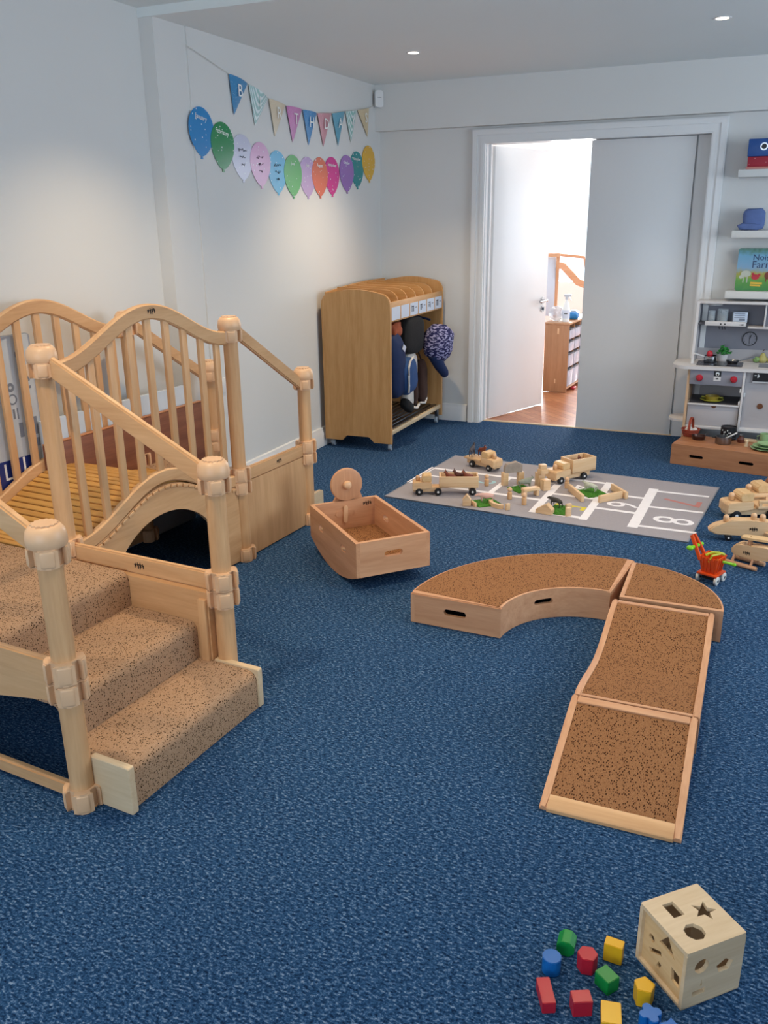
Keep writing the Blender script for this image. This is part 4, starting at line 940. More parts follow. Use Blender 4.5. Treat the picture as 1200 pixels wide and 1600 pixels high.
# ================================================================== WOODEN TOYS
plain('grass', '#3f7d1f', 0.95, var=0.35, scale=160, bump=1.0)
def grass(x, y, w_, d_, rz, label):
    bm = nb(); plate(bm, rect(0, 0, w_, d_), t=0.005)
    o = obj('grass_patch', bm, 'grass'); o.location = (x, y, MZ); o.rotation_euler = (0, 0, rz)
    b2 = nb(); rs = random.Random(int(x*1000))
    for k in range(420):
        px, py = rs.uniform(-w_/2, w_/2), rs.uniform(-d_/2, d_/2); a = rs.uniform(0, 6.3); h = rs.uniform(.003, .006)
        c, s = 0.0012*math.cos(a), 0.0012*math.sin(a)
        v = [b2.verts.new((px-c, py-s, 0.004)), b2.verts.new((px+c, py+s, 0.004)), b2.verts.new((px+rs.uniform(-.002, .002), py+rs.uniform(-.002, .002), 0.005+h))]
        b2.faces.new(v)
    me = o.data; bmm = nb(); bmm.from_mesh(me); tmp = bpy.data.meshes.new('x'); b2.to_mesh(tmp); bmm.from_mesh(tmp); bmm.to_mesh(me)
    tag(o, label, 'toy grass', 'toy grass squares on the mat')
grass(-1.318, 4.372, 0.135, 0.120, 0.75, 'green toy grass square under the pink pig')
grass(-1.203, 4.690, 0.110, 0.120, 0.85, 'green toy grass square beside the stone-like block arch')
grass(-0.912, 4.395, 0.095, 0.150, -0.05, 'green toy grass square under the dark hog')
grass(-0.812, 4.765, 0.130, 0.145, 0.75, 'green toy grass square under the pale sheep')
def tag_box(x, y, z, a, b, h, rz, label, grp='plain wooden building blocks on the mat', name='building_block', mat='toy_x', cat='toy block'):
    o = obj(name, box(nb(), (0, 0, h/2), (a, b, h), bev=0.002), mat); o.location = (x, y, z); o.rotation_euler = (0, 0, rz)
    return tag(o, label, cat, grp)
def seg_block(p, q, h, th, label, **k):
    dx, dy = q[0]-p[0], q[1]-p[1]; return tag_box((p[0]+q[0])/2, (p[1]+q[1])/2, MZ, math.hypot(dx, dy), th, h, math.atan2(dy, dx), label, **k)
seg_block((-0.940, 4.765), (-0.826, 4.582), 0.040, 0.018, 'wooden fence board left of the pale sheep')
seg_block((-0.742, 4.602), (-0.640, 4.735), 0.040, 0.018, 'wooden fence board in front of the pale sheep')
seg_block((-0.716, 4.862), (-0.612, 4.722), 0.040, 0.018, 'wooden fence board right of the pale sheep')
seg_block((-0.862, 4.312), (-0.838, 4.330), 0.046, 0.014, 'small upright wooden block right of the dark hog')
seg_block((-0.885, 4.425), (-0.862, 4.450), 0.030, 0.014, 'small wooden block behind the dark hog grass')
seg_block((-1.378, 4.318), (-1.345, 4.284), 0.024, 0.012, 'thin wooden block lying at the pig\'s left')
def arc_block(x, y, z, r0, r1, h, rz, a0_, a1_, label, name='curved_block'):
    n = 12
    pts = [(r1*math.cos(a0_+(a1_-a0_)*k/n), r1*math.sin(a0_+(a1_-a0_)*k/n)) for k in range(n+1)]+[(r0*math.cos(a1_-(a1_-a0_)*k/n), r0*math.sin(a1_-(a1_-a0_)*k/n)) for k in range(n+1)]
    bm = nb(); plate(bm, pts, t=h); o = obj(name, bm, 'toy_x'); o.location = (x, y, z); o.rotation_euler = (0, 0, rz)
    return tag(o, label, 'toy block', 'plain wooden building blocks on the mat')
arc_block(-1.200, 4.405, MZ, 0.085, 0.105, 0.022, 0, PI*1.08, PI*1.50, 'curved wooden fence block in front of the pink pig')
seg_block((-1.180, 4.292), (-1.165, 4.312), 0.036, 0.014, 'short upright block at the right end of the pig pen')
def roofed(x, y, a, h, rz, label, rh=0.022):
    t = tag_box(x, y, MZ, a, a*0.8, h, rz, 'small square block supporting a peaked roof block, '+label)
    bm = nb(); plate(bm, [(-a/2, 0), (a/2, 0), (0, rh)], t=a*0.8, mat=XZ(0, a*0.4, 0)); o = obj('roof_block', bm, 'toy_x'); o.location = (x, y, MZ+h); o.rotation_euler = (0, 0, rz)
    tag(o, 'triangular roof block standing on the small block, '+label, 'toy block', 'roof shaped wooden blocks')
roofed(-1.402, 4.300, 0.046, 0.034, 0.3, 'left of the pink pig', 0.030)
bm = nb(); plate(bm, [(-0.045, 0), (0.045, 0), (0.045, 0.026), (0.012, 0.056), (-0.045, 0.020)], t=0.04, mat=XZ(0, 0.02, 0)); o = obj('roof_block', bm, 'toy_x'); o.location = (-0.975, 4.325, MZ); o.rotation_euler = (0, 0, -0.15)
tag(o, 'house-shaped wooden block left of the dark hog', 'toy block', 'roof shaped wooden blocks')
# arch of two uprights and a grey marbled top
tag_box(-1.315, 4.738, MZ, 0.034, 0.034, 0.078, 0.7, 'left upright block of the arch'); tag_box(-1.235, 4.790, MZ, 0.034, 0.034, 0.078, 0.7, 'right upright block of the arch')
plain('stone', '#a09388', 0.7, var=0.35, scale=40)
bm = nb(); plate(bm, [(-0.052, 0), (0.052, 0), (0.052, 0.045), (0.020, 0.062), (-0.040, 0.050), (-0.052, 0.03)], t=0.036, mat=XZ(0, 0.018, 0)); o = obj('building_block', bm, 'stone'); o.location = (-1.275, 4.765, MZ+0.0782); o.rotation_euler = (0, 0, 0.58); tag(o, 'grey-brown weathered block laid across the two uprights', 'toy block')
# stack
tag_box(-1.118, 4.785, MZ, 0.040, 0.050, 0.085, 0.7, 'tall left block at the bottom of the block tower'); tag_box(-1.073, 4.735, MZ, 0.045, 0.045, 0.062, 0.75, 'front block at the foot of the block tower')
tag_box(-1.098, 4.765, MZ+0.0854, 0.05, 0.04, 0.028, 0.9, 'middle block of the block tower'); tag_box(-1.100, 4.768, MZ+0.1138, 0.04, 0.036, 0.026, 0.6, 'top block of the block tower')
# bench
tag_box(-1.150, 4.560, MZ, 0.016, 0.040, 0.034, 0.75, 'left leg block of the little block bench'); tag_box(-1.095, 4.615, MZ, 0.016, 0.040, 0.034, 0.75, 'right leg block of the little block bench')
tag_box(-1.122, 4.587, MZ+0.0344, 0.100, 0.042, 0.016, 0.78, 'flat seat block of the little block bench')
def make_peg(x, y, z, label, h=0.068, grp='wooden peg people on the mat', s=1.0):
    t = thing('peg_person', label, 'toy figure', (x, y, z), group=grp)
    bm = nb(); lathe(bm, [(0.0125*s, 0), (0.0135*s, 0.002), (0.0135*s, h*0.55), (0.009*s, h*0.62), (0.004, h*0.64)], 20); obj('body', bm, 'maple_z', t)
    bm = nb(); ball(bm, (0, 0, h-0.013*s), 0.0135*s); obj('head', bm, 'capwood', t); return t
make_peg(-1.410, 4.690, MZ, 'wooden peg person standing on the 2 square beside the long truck'); make_peg(-1.215, 4.492, MZ, 'wooden peg person standing on the white line left of the bench')
make_peg(-1.114, 4.422, MZ, 'wooden peg person standing in front of the block bench'); make_peg(-0.963, 4.808, MZ, 'wooden peg person standing beside the front of the open bin truck')

def animal(name, x, y, z, rz, L, H, mat, label, kind='horse', grp=None):
    """small plastic animal: one skinned body with head, legs, tail; ears/horns as a child"""
    P = {}; V = []; E = []; R = []
    def a(n, x_, z_, r_, y_=0.0): P[n] = len(V); V.append((x_*L, y_*L, z_*H)); R.append(r_*H*1.18)
    def e(*ns):
        for p, q_ in zip(ns, ns[1:]): E.append((P[p], P[q_]))
    fat = {'horse': 0.13, 'pig': 0.20, 'cow': 0.18, 'sheep': 0.20}[kind]
    hz = {'horse': 0.62, 'pig': 0.55, 'cow': 0.60, 'sheep': 0.58}[kind]
    a('hip', -0.38, hz, fat); a('mid', 0, hz-0.02, fat*1.12); a('sh', 0.30, hz, fat*1.02)
    if kind == 'horse': a('nk', 0.46, 0.80, 0.085); a('hd', 0.56, 0.94, 0.075); a('mz', 0.74, 0.83, 0.045)
    elif kind == 'sheep': a('nk', 0.42, 0.74, 0.10); a('hd', 0.52, 0.86, 0.085); a('mz', 0.66, 0.80, 0.05)
    else: a('nk', 0.44, 0.60, 0.13); a('hd', 0.60, 0.62, 0.12); a('mz', 0.82, 0.50, 0.065)
    a('tl', -0.52, hz+0.02, 0.035); a('tl2', -0.58, hz-0.25, 0.022)
    e('hip', 'mid', 'sh', 'nk', 'hd', 'mz'); e('hip', 'tl', 'tl2')
    for s, sy in (('l', 0.12), ('r', -0.12)):
        a('fk'+s, 0.32, 0.30, 0.045, sy); a('ff'+s, 0.32, 0.02, 0.035, sy); e('sh', 'fk'+s, 'ff'+s)
        a('hk'+s, -0.40, 0.40, 0.055, sy); a('hh'+s, -0.46, 0.24, 0.035, sy); a('hf'+s, -0.40, 0.02, 0.034, sy); e('hip', 'hk'+s, 'hh'+s, 'hf'+s)
    me = bpy.data.meshes.new('body'); me.from_pydata(V, E, [])
    bmx = nb(); bmx.from_mesh(me); bmx.verts.ensure_lookup_table(); sl_ = bmx.verts.layers.skin.verify()
    for i, v in enumerate(bmx.verts): v[sl_].radius = (R[i], R[i]); v[sl_].use_root = (i == 0)
    bmx.to_mesh(me); bmx.free(); me.materials.append(MATS[mat])
    t = thing(name, label, 'toy animal', (x, y, z), rz, group=grp)
    o = bpy.data.objects.new('body', me); C.objects.link(o); o.parent = t
    o.modifiers.new('skin', 'SKIN').use_smooth_shade = True
    ss = o.modifiers.new('sub', 'SUBSURF'); ss.levels = 1; ss.render_levels = 1
    bm = nb(); hx, hz_ = V[P['hd']][0], V[P['hd']][2]
    for s in (-1, 1):
        cyl(bm, (hx-0.02*L, s*0.05*L, hz_+0.04*H), (hx-0.05*L, s*0.09*L, hz_+0.17*H), 0.03*H, 0.006*H, seg=6)
    obj('ears', bm, mat, t)
    if kind in ('horse',):
        bm = nb(); tubes(bm, [(hx-0.02*L, 0, hz_+0.06*H), (V[P['nk']][0]-0.07*L, 0, 0.90*H), (0.27*L, 0, 0.76*H)], [0.02*H, 0.045*H, 0.02*H], 8); obj('mane', bm, 'black_print', t)
    return t
plain('pig_pink', '#d9aba0', 0.5); plain('hog_dark', '#33312e', 0.6, var=0.3); plain('sheep_white', '#bfc3b4', 0.8, var=0.15, scale=200); plain('bay', '#7b3a22', 0.5, var=0.2); plain('horse_dark', '#46424a', 0.5); plain('goat_grey', '#8e9284', 0.7, var=0.3, scale=90); plain('dark_brown', '#5a2a1d', 0.5)
G = MZ+0.0085
animal('toy_pig', -1.318, 4.385, G, 3.6, 0.080, 0.060, 'pig_pink', 'small pink toy pig on a green grass square', 'pig')
animal('toy_hog', -0.940, 4.430, G, 2.55, 0.085, 0.062, 'hog_dark', 'dark grey-black toy hog on a green grass square', 'cow')
animal('toy_sheep', -0.825, 4.775, G, 2.9, 0.080, 0.060, 'sheep_white', 'pale toy sheep on the green grass square nearest the 6', 'sheep')
animal('toy_goat', -1.185, 4.715, G, 0.6, 0.080, 0.068, 'goat_grey', 'grey-green speckled toy goat beside the block arch', 'sheep')

def wheel(bm_parent, x, y, r, th, side):
    bm = nb(); cyl(bm, (x, y-th/2, r), (x, y+th/2, r), r, seg=24, bev=0.003); w_ = obj('wheel', bm, 'black_rubber', bm_parent)
    bm = nb(); cyl(bm, (x, y, r), (x, y+side*(th/2+0.002), r), r*0.30, seg=14, bev=0.001); obj('hub', bm, 'white_gloss', w_)
def truck(name, x, y, z, head, label, kind, s=1.0, wid=0.088, driver_label=None, cat='toy truck'):
    """x axis = forward; origin at the middle of the front bumper on the ground"""
    t = thing(name, label, cat, (x, y, z), head)
    W = wid*s; r = 0.021*s
    Lc = {'semi': 0.165, 'flat': 0.235, 'bin': 0.265, 'tank': 0.34, 'rails': 0.36}[kind]*s
    obj('chassis', bx(-Lc, -0.004*s, -W*0.36, W*0.36, 0.017*s, 0.047*s, 0.004*s), 'toy_x', t)
    # bonnet with a well for the driver, and the cab block
    bm = nb(); plate(bm, [(0, 0.030*s), (0, 0.066*s), (-0.008*s, 0.074*s), (-0.060*s, 0.078*s), (-0.108*s, 0.078*s), (-0.108*s, 0.044*s), (-0.050*s, 0.040*s), (-0.016*s, 0.030*s)], t=W, mat=XZ(0, W/2, 0))
    bmesh.ops.bevel(bm, geom=list(bm.edges), offset=0.002*s, segments=2, affect='EDGES'); obj('bonnet', bm, 'toy_x', t)
    bm = nb(); cx_ = -0.085*s
    plate(bm, [(-0.056*s, 0.0782*s), (-0.050*s, 0.100*s), (-0.060*s, 0.113*s), (-0.104*s, 0.115*s), (-0.108*s, 0.108*s), (-0.108*s, 0.0782*s)], t=W*0.88, mat=XZ(0, W*0.44, 0))
    bmesh.ops.bevel(bm, geom=list(bm.edges), offset=0.003*s, segments=2, affect='EDGES'); obj('cab', bm, 'pine_y', t)
    wb = [-0.038*s]
    if kind == 'semi': wb.append(-0.145*s)
    elif kind == 'flat': wb.append(-0.180*s)
    elif kind == 'bin': wb.append(-0.210*s)
    else: wb += [-0.19*s, -0.30*s]
    for xx in wb:
        for sd in (-1, 1): wheel(t, xx, sd*(W/2-0.004*s), r, 0.016*s, sd)
    if kind == 'flat':
        obj('flat_bed', bx(-Lc-0.012*s, -0.112*s, -W*0.52, W*0.52, 0.0475*s, 0.060*s, 0.002*s), 'toy_x', t)
    if kind in ('semi', 'bin'):
        x1_, x0_ = (-0.152*s, -0.372*s) if kind == 'semi' else (-0.116*s, -0.290*s)
        z0_, z1_ = 0.048*s, (0.112 if kind == 'semi' else 0.128)*s; Wt = W*1.12; th = 0.009*s
        bm = nb(); bx(x0_, x1_, -Wt/2, Wt/2, z0_, z0_+0.010*s, 0.001, bm=bm)
        for (a_, b_, c_, d_) in ((x0_, x1_, -Wt/2, -Wt/2+th), (x0_, x1_, Wt/2-th, Wt/2), (x0_, x0_+th, -Wt/2+th, Wt/2-th), (x1_-th, x1_, -Wt/2+th, Wt/2-th)): bx(a_, b_, c_, d_, z0_, z1_, 0.0015, bm=bm)
        bd = obj('cargo_box', bm, 'toy_x', t)
        if kind == 'semi':
            obj('trailer_axle_block', bx(-0.36*s, -0.32*s, -W*0.3, W*0.3, 0.02*s, 0.048*s, 0.002), 'toy_x', t)
            for sd in (-1, 1): wheel(t, -0.340*s, sd*(W/2-0.006*s), r, 0.016*s, sd)
    if kind == 'tank':
        bm = nb(); cyl(bm, (-0.120*s, 0, 0.092*s), (-0.335*s, 0, 0.092*s), 0.044*s, seg=32, bev=0.004); obj('tank', bm, 'oak_x', t)
    if kind == 'rails':
        obj('low_deck', bx(-0.36*s, -0.125*s, -W*0.55, W*0.55, 0.0475*s, 0.058*s, 0.002), 'toy_x', t)
        for sd in (-1, 1):
            bm = nb(); bx(-0.36*s, -0.125*s, sd*W*0.5-0.005*s, sd*W*0.5+0.005*s, 0.070*s, 0.084*s, 0.002, bm=bm)
            for k in range(4): xx = -0.135*s-0.07*s*k; bx(xx-0.006*s, xx+0.006*s, sd*W*0.5-0.004*s, sd*W*0.5+0.004*s, 0.058*s, 0.071*s, bm=bm)
            obj('side_rail', bm, 'toy_x', t)
    c, sn = math.cos(head), math.sin(head)
    if driver_label:
        dx = -0.030*s; make_peg(x+c*dx, y+sn*dx, z+0.0785*s, driver_label, h=0.030*s, grp='peg drivers riding in the toy trucks', s=0.92*s)
    return t
h1 = math.atan2(4.367-4.463, -1.708+1.461)
d_ = Vector((math.cos(h1), math.sin(h1))); nn = Vector((-d_.y, d_.x))   # left of heading; near side is on the left here
f1 = Vector((-1.708, 4.367))+d_*0.038-nn*0.044
T1 = truck('toy_truck', f1.x, f1.y, MZ, h1, 'long wooden toy truck with open trailer at the left end of the mat', 'semi', driver_label='peg driver in the long truck at the left end of the mat')
def horse_on(x, y, z, rz, mat, label, grp, L=0.075, H=0.062, kind='horse'): return animal('toy_horse', x, y, z, rz, L, H, mat, label, kind, grp)
for k, (dx, dy, r_) in enumerate(((-0.215, 0.012, 0.4), (-0.262, -0.014, 2.6), (-0.315, 0.010, 0.2))):
    p = f1+d_*dx+nn*dy; horse_on(p.x, p.y, MZ+0.0595, h1+0.15*r_, 'bay' if k != 1 else 'dark_brown', ('reddish-brown toy horse at the front of the long truck\'s trailer', 'dark brown toy horse in the middle of the long truck\'s trailer', 'reddish-brown toy horse at the rear of the long truck\'s trailer')[k], 'toy horses in the trailers', 0.052, 0.080)
h2 = math.atan2(4.982-5.042, -1.493+1.621)
d2_ = Vector((math.cos(h2), math.sin(h2))); n2_ = Vector((-d2_.y, d2_.x))
f2 = Vector((-1.493, 4.982))+d2_*0.045+n2_*0.044
truck('toy_truck', f2.x, f2.y, MZ, h2, 'wooden flatbed toy truck carrying two horses at the back of the mat', 'flat', driver_label='peg driver in the flatbed truck')
for k, (dx, dy, m_) in enumerate(((-0.205, -0.016, 'horse_dark'), (-0.150, 0.016, 'bay'))):
    p = f2+d2_*dx+n2_*dy; horse_on(p.x, p.y, MZ+0.0605, h2+(2.0 if k == 0 else -0.3), m_, ('dark grey toy horse standing on the flatbed truck', 'brown toy horse standing on the flatbed truck')[k], 'toy horses on the flatbed truck', 0.066, 0.080)
h3 = math.atan2(4.876-5.013, -1.014+0.913)
d3 = Vector((math.cos(h3), math.sin(h3))); n3 = Vector((-d3.y, d3.x))
f3 = Vector((-1.014, 4.876))+d3*0.040-n3*0.046
truck('toy_truck', f3.x, f3.y, MZ, h3, 'wooden toy truck with open bin standing right of the block tower', 'bin', s=1.04, wid=0.095, driver_label='peg driver in the open bin truck')
for k, (dx, dy) in enumerate(((-0.170, 0.012), (-0.235, -0.010))):
    p = f3+d3*dx+n3*dy; horse_on(p.x, p.y, MZ+0.0625, h3+(0.5 if k else 2.2), 'bay', ('reddish-brown toy horse in the front of the open bin truck', 'reddish-brown toy horse in the rear of the open bin truck')[k], 'toy horses in the open bin truck', 0.062, 0.076)

# right-hand trucks, plane, helicopter, trolley (stand on the carpet)
hr = math.atan2(-0.048, -0.094)
dr = Vector((math.cos(hr), math.sin(hr))); nr = Vector((-dr.y, dr.x))
S = 1.25
fA = Vector((-0.134, 4.615))-nr*0.0; fA = Vector((-0.041, 4.584))+dr*0.038*S-nr*0.05
truck('toy_truck', fA.x, fA.y, 0.0005, hr, 'wooden toy truck with slatted rail deck right of the mat', 'rails', s=S, wid=0.088, driver_label='peg driver in the rail deck truck')
fB = fA+Vector((0.075, 0.19))
truck('toy_truck', fB.x, fB.y, 0.0005, hr, 'wooden toy tanker truck parked behind the rail deck truck', 'tank', s=S, wid=0.088, driver_label='peg driver in the tanker truck')
# jet plane
jt = thing('toy_plane', 'wooden toy jet with three round-headed passengers', 'toy plane', (-0.160, 4.255, 0.0), math.radians(10))
bm = nb(); plate(bm, [(0, 0.050), (0.030, 0.078), (0.075, 0.093), (0.095, 0.098), (0.118, 0.112), (0.190, 0.112), (0.320, 0.100), (0.420, 0.150), (0.450, 0.150), (0.430, 0.050), (0.30, 0.032), (0.04, 0.030)], t=0.056, mat=XZ(0, 0.028, 0))
bmesh.ops.bevel(bm, geom=list(bm.edges), offset=0.006, segments=3, affect='EDGES'); fb = obj('fuselage', bm, 'toy_x', jt); logo(fb, XZ(0.205, -0.0285, 0.070), 0.013)
bm = nb(); bm.free()
for sd in (-1, 1): obj('wing', plate(nb(), [(0.255, sd*0.028), (0.40, sd*0.028), (0.43, sd*0.16), (0.36, sd*0.16)], t=0.012, z=0.045), 'toy_y', jt)
for (xx, yy) in ((0.10, 0.018), (0.10, -0.018), (0.32, 0.02), (0.32, -0.02)): wheel(jt, xx, yy, 0.016, 0.010, -1 if yy < 0 else 1)
for k, (xx, zz, lb) in enumerate(((0.082, 0.0955, 'peg passenger in the nose seat of the toy jet'), (0.205, 0.1115, 'peg passenger in the middle seat of the toy jet'), (0.245, 0.1085, 'peg passenger in the rear seat of the toy jet'))):
    c, sn = math.cos(math.radians(10)), math.sin(math.radians(10)); make_peg(-0.160+c*xx, 4.255+sn*xx, zz, lb, h=0.032, grp='peg passengers riding in the toy jet', s=1.02)
# helicopter
hc = thing('toy_helicopter', 'wooden toy helicopter with round skids and flat rotor', 'toy helicopter', (-0.030, 3.985, 0.0), math.radians(-24))
bm = nb(); prof = [(0.0, 0.060), (0.004, 0.078), (0.020, 0.096), (0.042, 0.106), (0.058, 0.104), (0.066, 0.098), (0.080, 0.098), (0.094, 0.108), (0.150, 0.112), (0.30, 0.100), (0.30, 0.080), (0.150, 0.055), (0.120, 0.040), (0.030, 0.040), (0.006, 0.048)]
plate(bm, prof, t=0.056, mat=XZ(0, 0.028, 0)); bmesh.ops.bevel(bm, geom=list(bm.edges), offset=0.006, segments=3, affect='EDGES'); fb = obj('fuselage', bm, 'toy_x', hc); logo(fb, XZ(0.075, -0.0285, 0.068), 0.011)
bm = nb(); plate(bm, [(0.016, 0.038), (0.104, 0.034), (0.112, 0.046), (0.010, 0.050)], t=0.020, mat=XZ(0, -0.020, 0)) if False else None
bm.free() if bm else None
for sd in (-1, 1):
    bm = nb(); cyl(bm, (-0.010, sd*0.040, 0.0105), (0.135, sd*0.040, 0.0105), 0.010, seg=16, bev=0.002); sk = obj('skid', bm, 'beech_x', hc)
    for xs in (0.020, 0.105): obj('skid_strut', cyl(nb(), (xs, sd*0.022, 0.043), (xs, sd*0.040, 0.014), 0.006), 'beech_z', sk)
bm = nb(); cyl(bm, (0.074, 0, 0.096), (0.074, 0, 0.128), 0.010, seg=16); obj('rotor_shaft', bm, 'beech_z', hc)
bm = nb(); pr = [(0.034, -0.010), (0.044, 0.018), (0.058, 0.022), (0.074, 0.024), (0.22, 0.030), (0.235, 0.0), (0.22, -0.026), (0.074, -0.024), (0.048, -0.022)]
plate(bm, pr, [circ(0.074, 0, 0.005, 12)], t=0.010, z=0.1282, mat=Matrix.Translation((0, 0, 0)) @ Matrix.Translation((0.074, 0, 0)) @ Matrix.Rotation(0.35, 4, 'Z') @ Matrix.Translation((-0.074, 0, 0))); obj('rotor', bm, 'pine_x', hc)

# orange toy trolley
plain('orange_plastic', '#e2511c', 0.3); plain('green_plastic', '#78c81f', 0.3); plain('lime_yellow', '#b4b92a', 0.4); plain('wheel_white', '#e6e4dd', 0.35)
tr = thing('toy_trolley', 'orange plastic toy trolley with green handle and white wheels', 'toy trolley', (-0.103, 3.712, 0.0), math.radians(-22))
wl = 0.020
for (xx, yy) in ((-0.040, -0.030), (0.040, -0.030), (-0.034, 0.034), (0.040, 0.034)):
    bm = nb(); cyl(bm, (xx-0.006, yy, wl), (xx+0.006, yy, wl), wl, seg=24, bev=0.003); w_ = obj('wheel', bm, 'wheel_white', tr)
    bm = nb(); cyl(bm, (xx-0.008, yy, wl), (xx+0.008, yy, wl), 0.006, seg=12); obj('hub', bm, 'steel', w_)
bm = nb(); cyl(bm, (-0.046, -0.03, wl), (0.046, -0.03, wl), 0.003); cyl(bm, (-0.040, 0.034, wl), (0.046, 0.034, wl), 0.003); box(bm, (0, 0, 0.030), (0.05, 0.07, 0.012)); obj('axles', bm, 'black_rubber', tr)
bm = nb(); box(bm, (0, 0, 0.041), (0.088, 0.094, 0.010), bev=0.003); obj('base_tray', bm, 'orange_plastic', tr)
bm = nb()   # tapered open basket, ribbed
def tbox(bm, z0, z1, a0_, b0_, a1_, b1_, th=0.004):
    o0 = [(-a0_, -b0_), (a0_, -b0_), (a0_, b0_), (-a0_, b0_)]; o1 = [(-a1_, -b1_), (a1_, -b1_), (a1_, b1_), (-a1_, b1_)]
    sh = lambda pts: [(p[0]-math.copysign(th, p[0]), p[1]-math.copysign(th, p[1])) for p in pts]
    A = [bm.verts.new((*p, z0)) for p in o0]; B = [bm.verts.new((*p, z1)) for p in o1]; Ci = [bm.verts.new((*p, z1)) for p in sh(o1)]; D = [bm.verts.new((*p, z0+th)) for p in sh(o0)]
    for i in range(4):
        j = (i+1) % 4
        bm.faces.new((A[i], A[j], B[j], B[i])); bm.faces.new((B[i], B[j], Ci[j], Ci[i])); bm.faces.new((Ci[i], Ci[j], D[j], D[i]))
    bm.faces.new(A[::-1]); bm.faces.new(D)
tbox(bm, 0.046, 0.118, 0.030, 0.032, 0.042, 0.044)
for k in range(4): box(bm, (-0.024+0.016*k, -0.040, 0.083), (0.005, 0.006, 0.062), rot=(0.17, 0, 0))
for k in range(3): box(bm, (0.038, -0.022+0.02*k, 0.083), (0.006, 0.005, 0.062), rot=(0, 0.15, 0))
obj('basket', bm, 'orange_plastic', tr)
for sd in (-1, 1):
    bm = nb(); sweep(bm, [(-0.034+sd*0.002, -0.020+sd*0.022, 0.100), (-0.062, -0.020+sd*0.018, 0.150), (-0.090, -0.020+sd*0.010, 0.196)], rp(0.005, 0.008, 0.002), side=Vector((0, 1, 0))); obj('handle_arm', bm, 'orange_plastic', tr)
bm = nb(); cyl(bm, (-0.072, -0.056, 0.150), (-0.062, 0.020, 0.150), 0.008, seg=12); ball(bm, (-0.078, -0.060, 0.148), 0.013, sc=(1.2, 1, 0.8)); obj('green_grip', bm, 'green_plastic', tr)
bm = nb(); cyl(bm, (0.02, 0.0, 0.100), (0.088, 0.012, 0.096), 0.006, seg=10); ball(bm, (0.090, 0.012, 0.096), 0.008); obj('green_lever', bm, 'green_plastic', tr)
bm = nb(); tube(bm, [(-0.02, -0.03, 0.122), (0.0, -0.01, 0.134), (0.02, 0.01, 0.132), (0.036, 0.03, 0.122)], 0.006, 8); tube(bm, [(0.005, -0.042, 0.10), (0.012, -0.04, 0.13), (0.03, 0.0, 0.132)], 0.005, 8); obj('yellow_trim', bm, 'lime_yellow', tr)
# ================================================================== PLAY KITCHEN
plain('kitchen_white', '#d9d6d6', 0.5, var=0.02); plain('kitchen_grey', '#8b8b95', 0.6, var=0.03); plain('kitchen_pale', '#b6b1b3', 0.6, var=0.02); plain('kitchen_dark', '#54545c', 0.55); plain('knob_red', '#b81c30', 0.35); plain('hob_dark', '#26242c', 0.25)
plain('sign_black', '#101018', 0.4); plain('kitchen_tan', '#c9a582', 0.55)
kx0, kx1, kyf, kyb = -0.445, 0.40, 5.93, 6.275
kt = thing('play_kitchen', 'white and grey wooden play kitchen with hob, hood and red knobs against the end wall', 'play kitchen', (0, kyb, 0))
dy = -kyb
def kb(name, x0_, x1_, y0_, y1_, z0_, z1_, mat, bev=0.002, par=None): return obj(name, bx(x0_, x1_, y0_+dy, y1_+dy, z0_, z1_, bev), mat, par or kt)
# side panels (tapered leg), centre divider
for (x_, mm) in ((-0.448, 'kitchen_tan'), (kx1-0.014, 'kitchen_white')):
    bm = nb(); plate(bm, [(5.905+dy, 0.001), (kyb+dy, 0.001), (kyb+dy, 0.548), (5.950+dy, 0.548)], t=0.016, mat=YZ(x_, 0, 0)); obj('side_panel', bm, mm, kt)
kb('centre_divider', -0.112, -0.098, 5.935, kyb-0.01, 0.175, 0.548, 'kitchen_white')
kb('back_panel', kx0+0.012, kx1-0.014, kyb-0.010, kyb-0.002, 0.10, 0.548, 'kitchen_pale')
kb('bottom_board', kx0+0.014, kx1-0.016, 5.94, kyb-0.011, 0.160, 0.180, 'kitchen_white')
bm = nb(); plate(bm, rrect(-0.552, -0.38, 6.00+dy, 6.20+dy, 0.08, 8), t=0.014, z=0.186); o = obj('end_shelf', bm, 'kitchen_white', kt)
# worktop with rounded left end
bm = nb(); plate(bm, rrect(-0.552, 0.45, 5.925+dy, kyb+dy-0.003, 0.10, 10), [rect(0.07, 6.10+dy, 0.20, 0.18)], t=0.020, z=0.549); obj('worktop', bm, 'kitchen_white', kt)
bm = nb(); tbox(bm, 0.52, 0.568, 0.085, 0.075, 0.103, 0.092, 0.003); bm.transform(Matrix.Translation((0.07, 6.10+dy, 0))); obj('sink', bm, 'steel', kt)
bm = nb(); plate(bm, rrect(-0.405, -0.125, 5.985+dy, 6.185+dy, 0.012, 4), t=0.003, z=0.5692); hob = obj('hob', bm, 'hob_dark', kt)
bm = nb()
for xx in (-0.335, -0.190): plate(bm, circ(xx, 6.085+dy, 0.052, 28), [circ(xx, 6.085+dy, 0.048, 28)], t=0.0008, z=0.5722)
obj('ring_marks', bm, 'print_grey', hob)
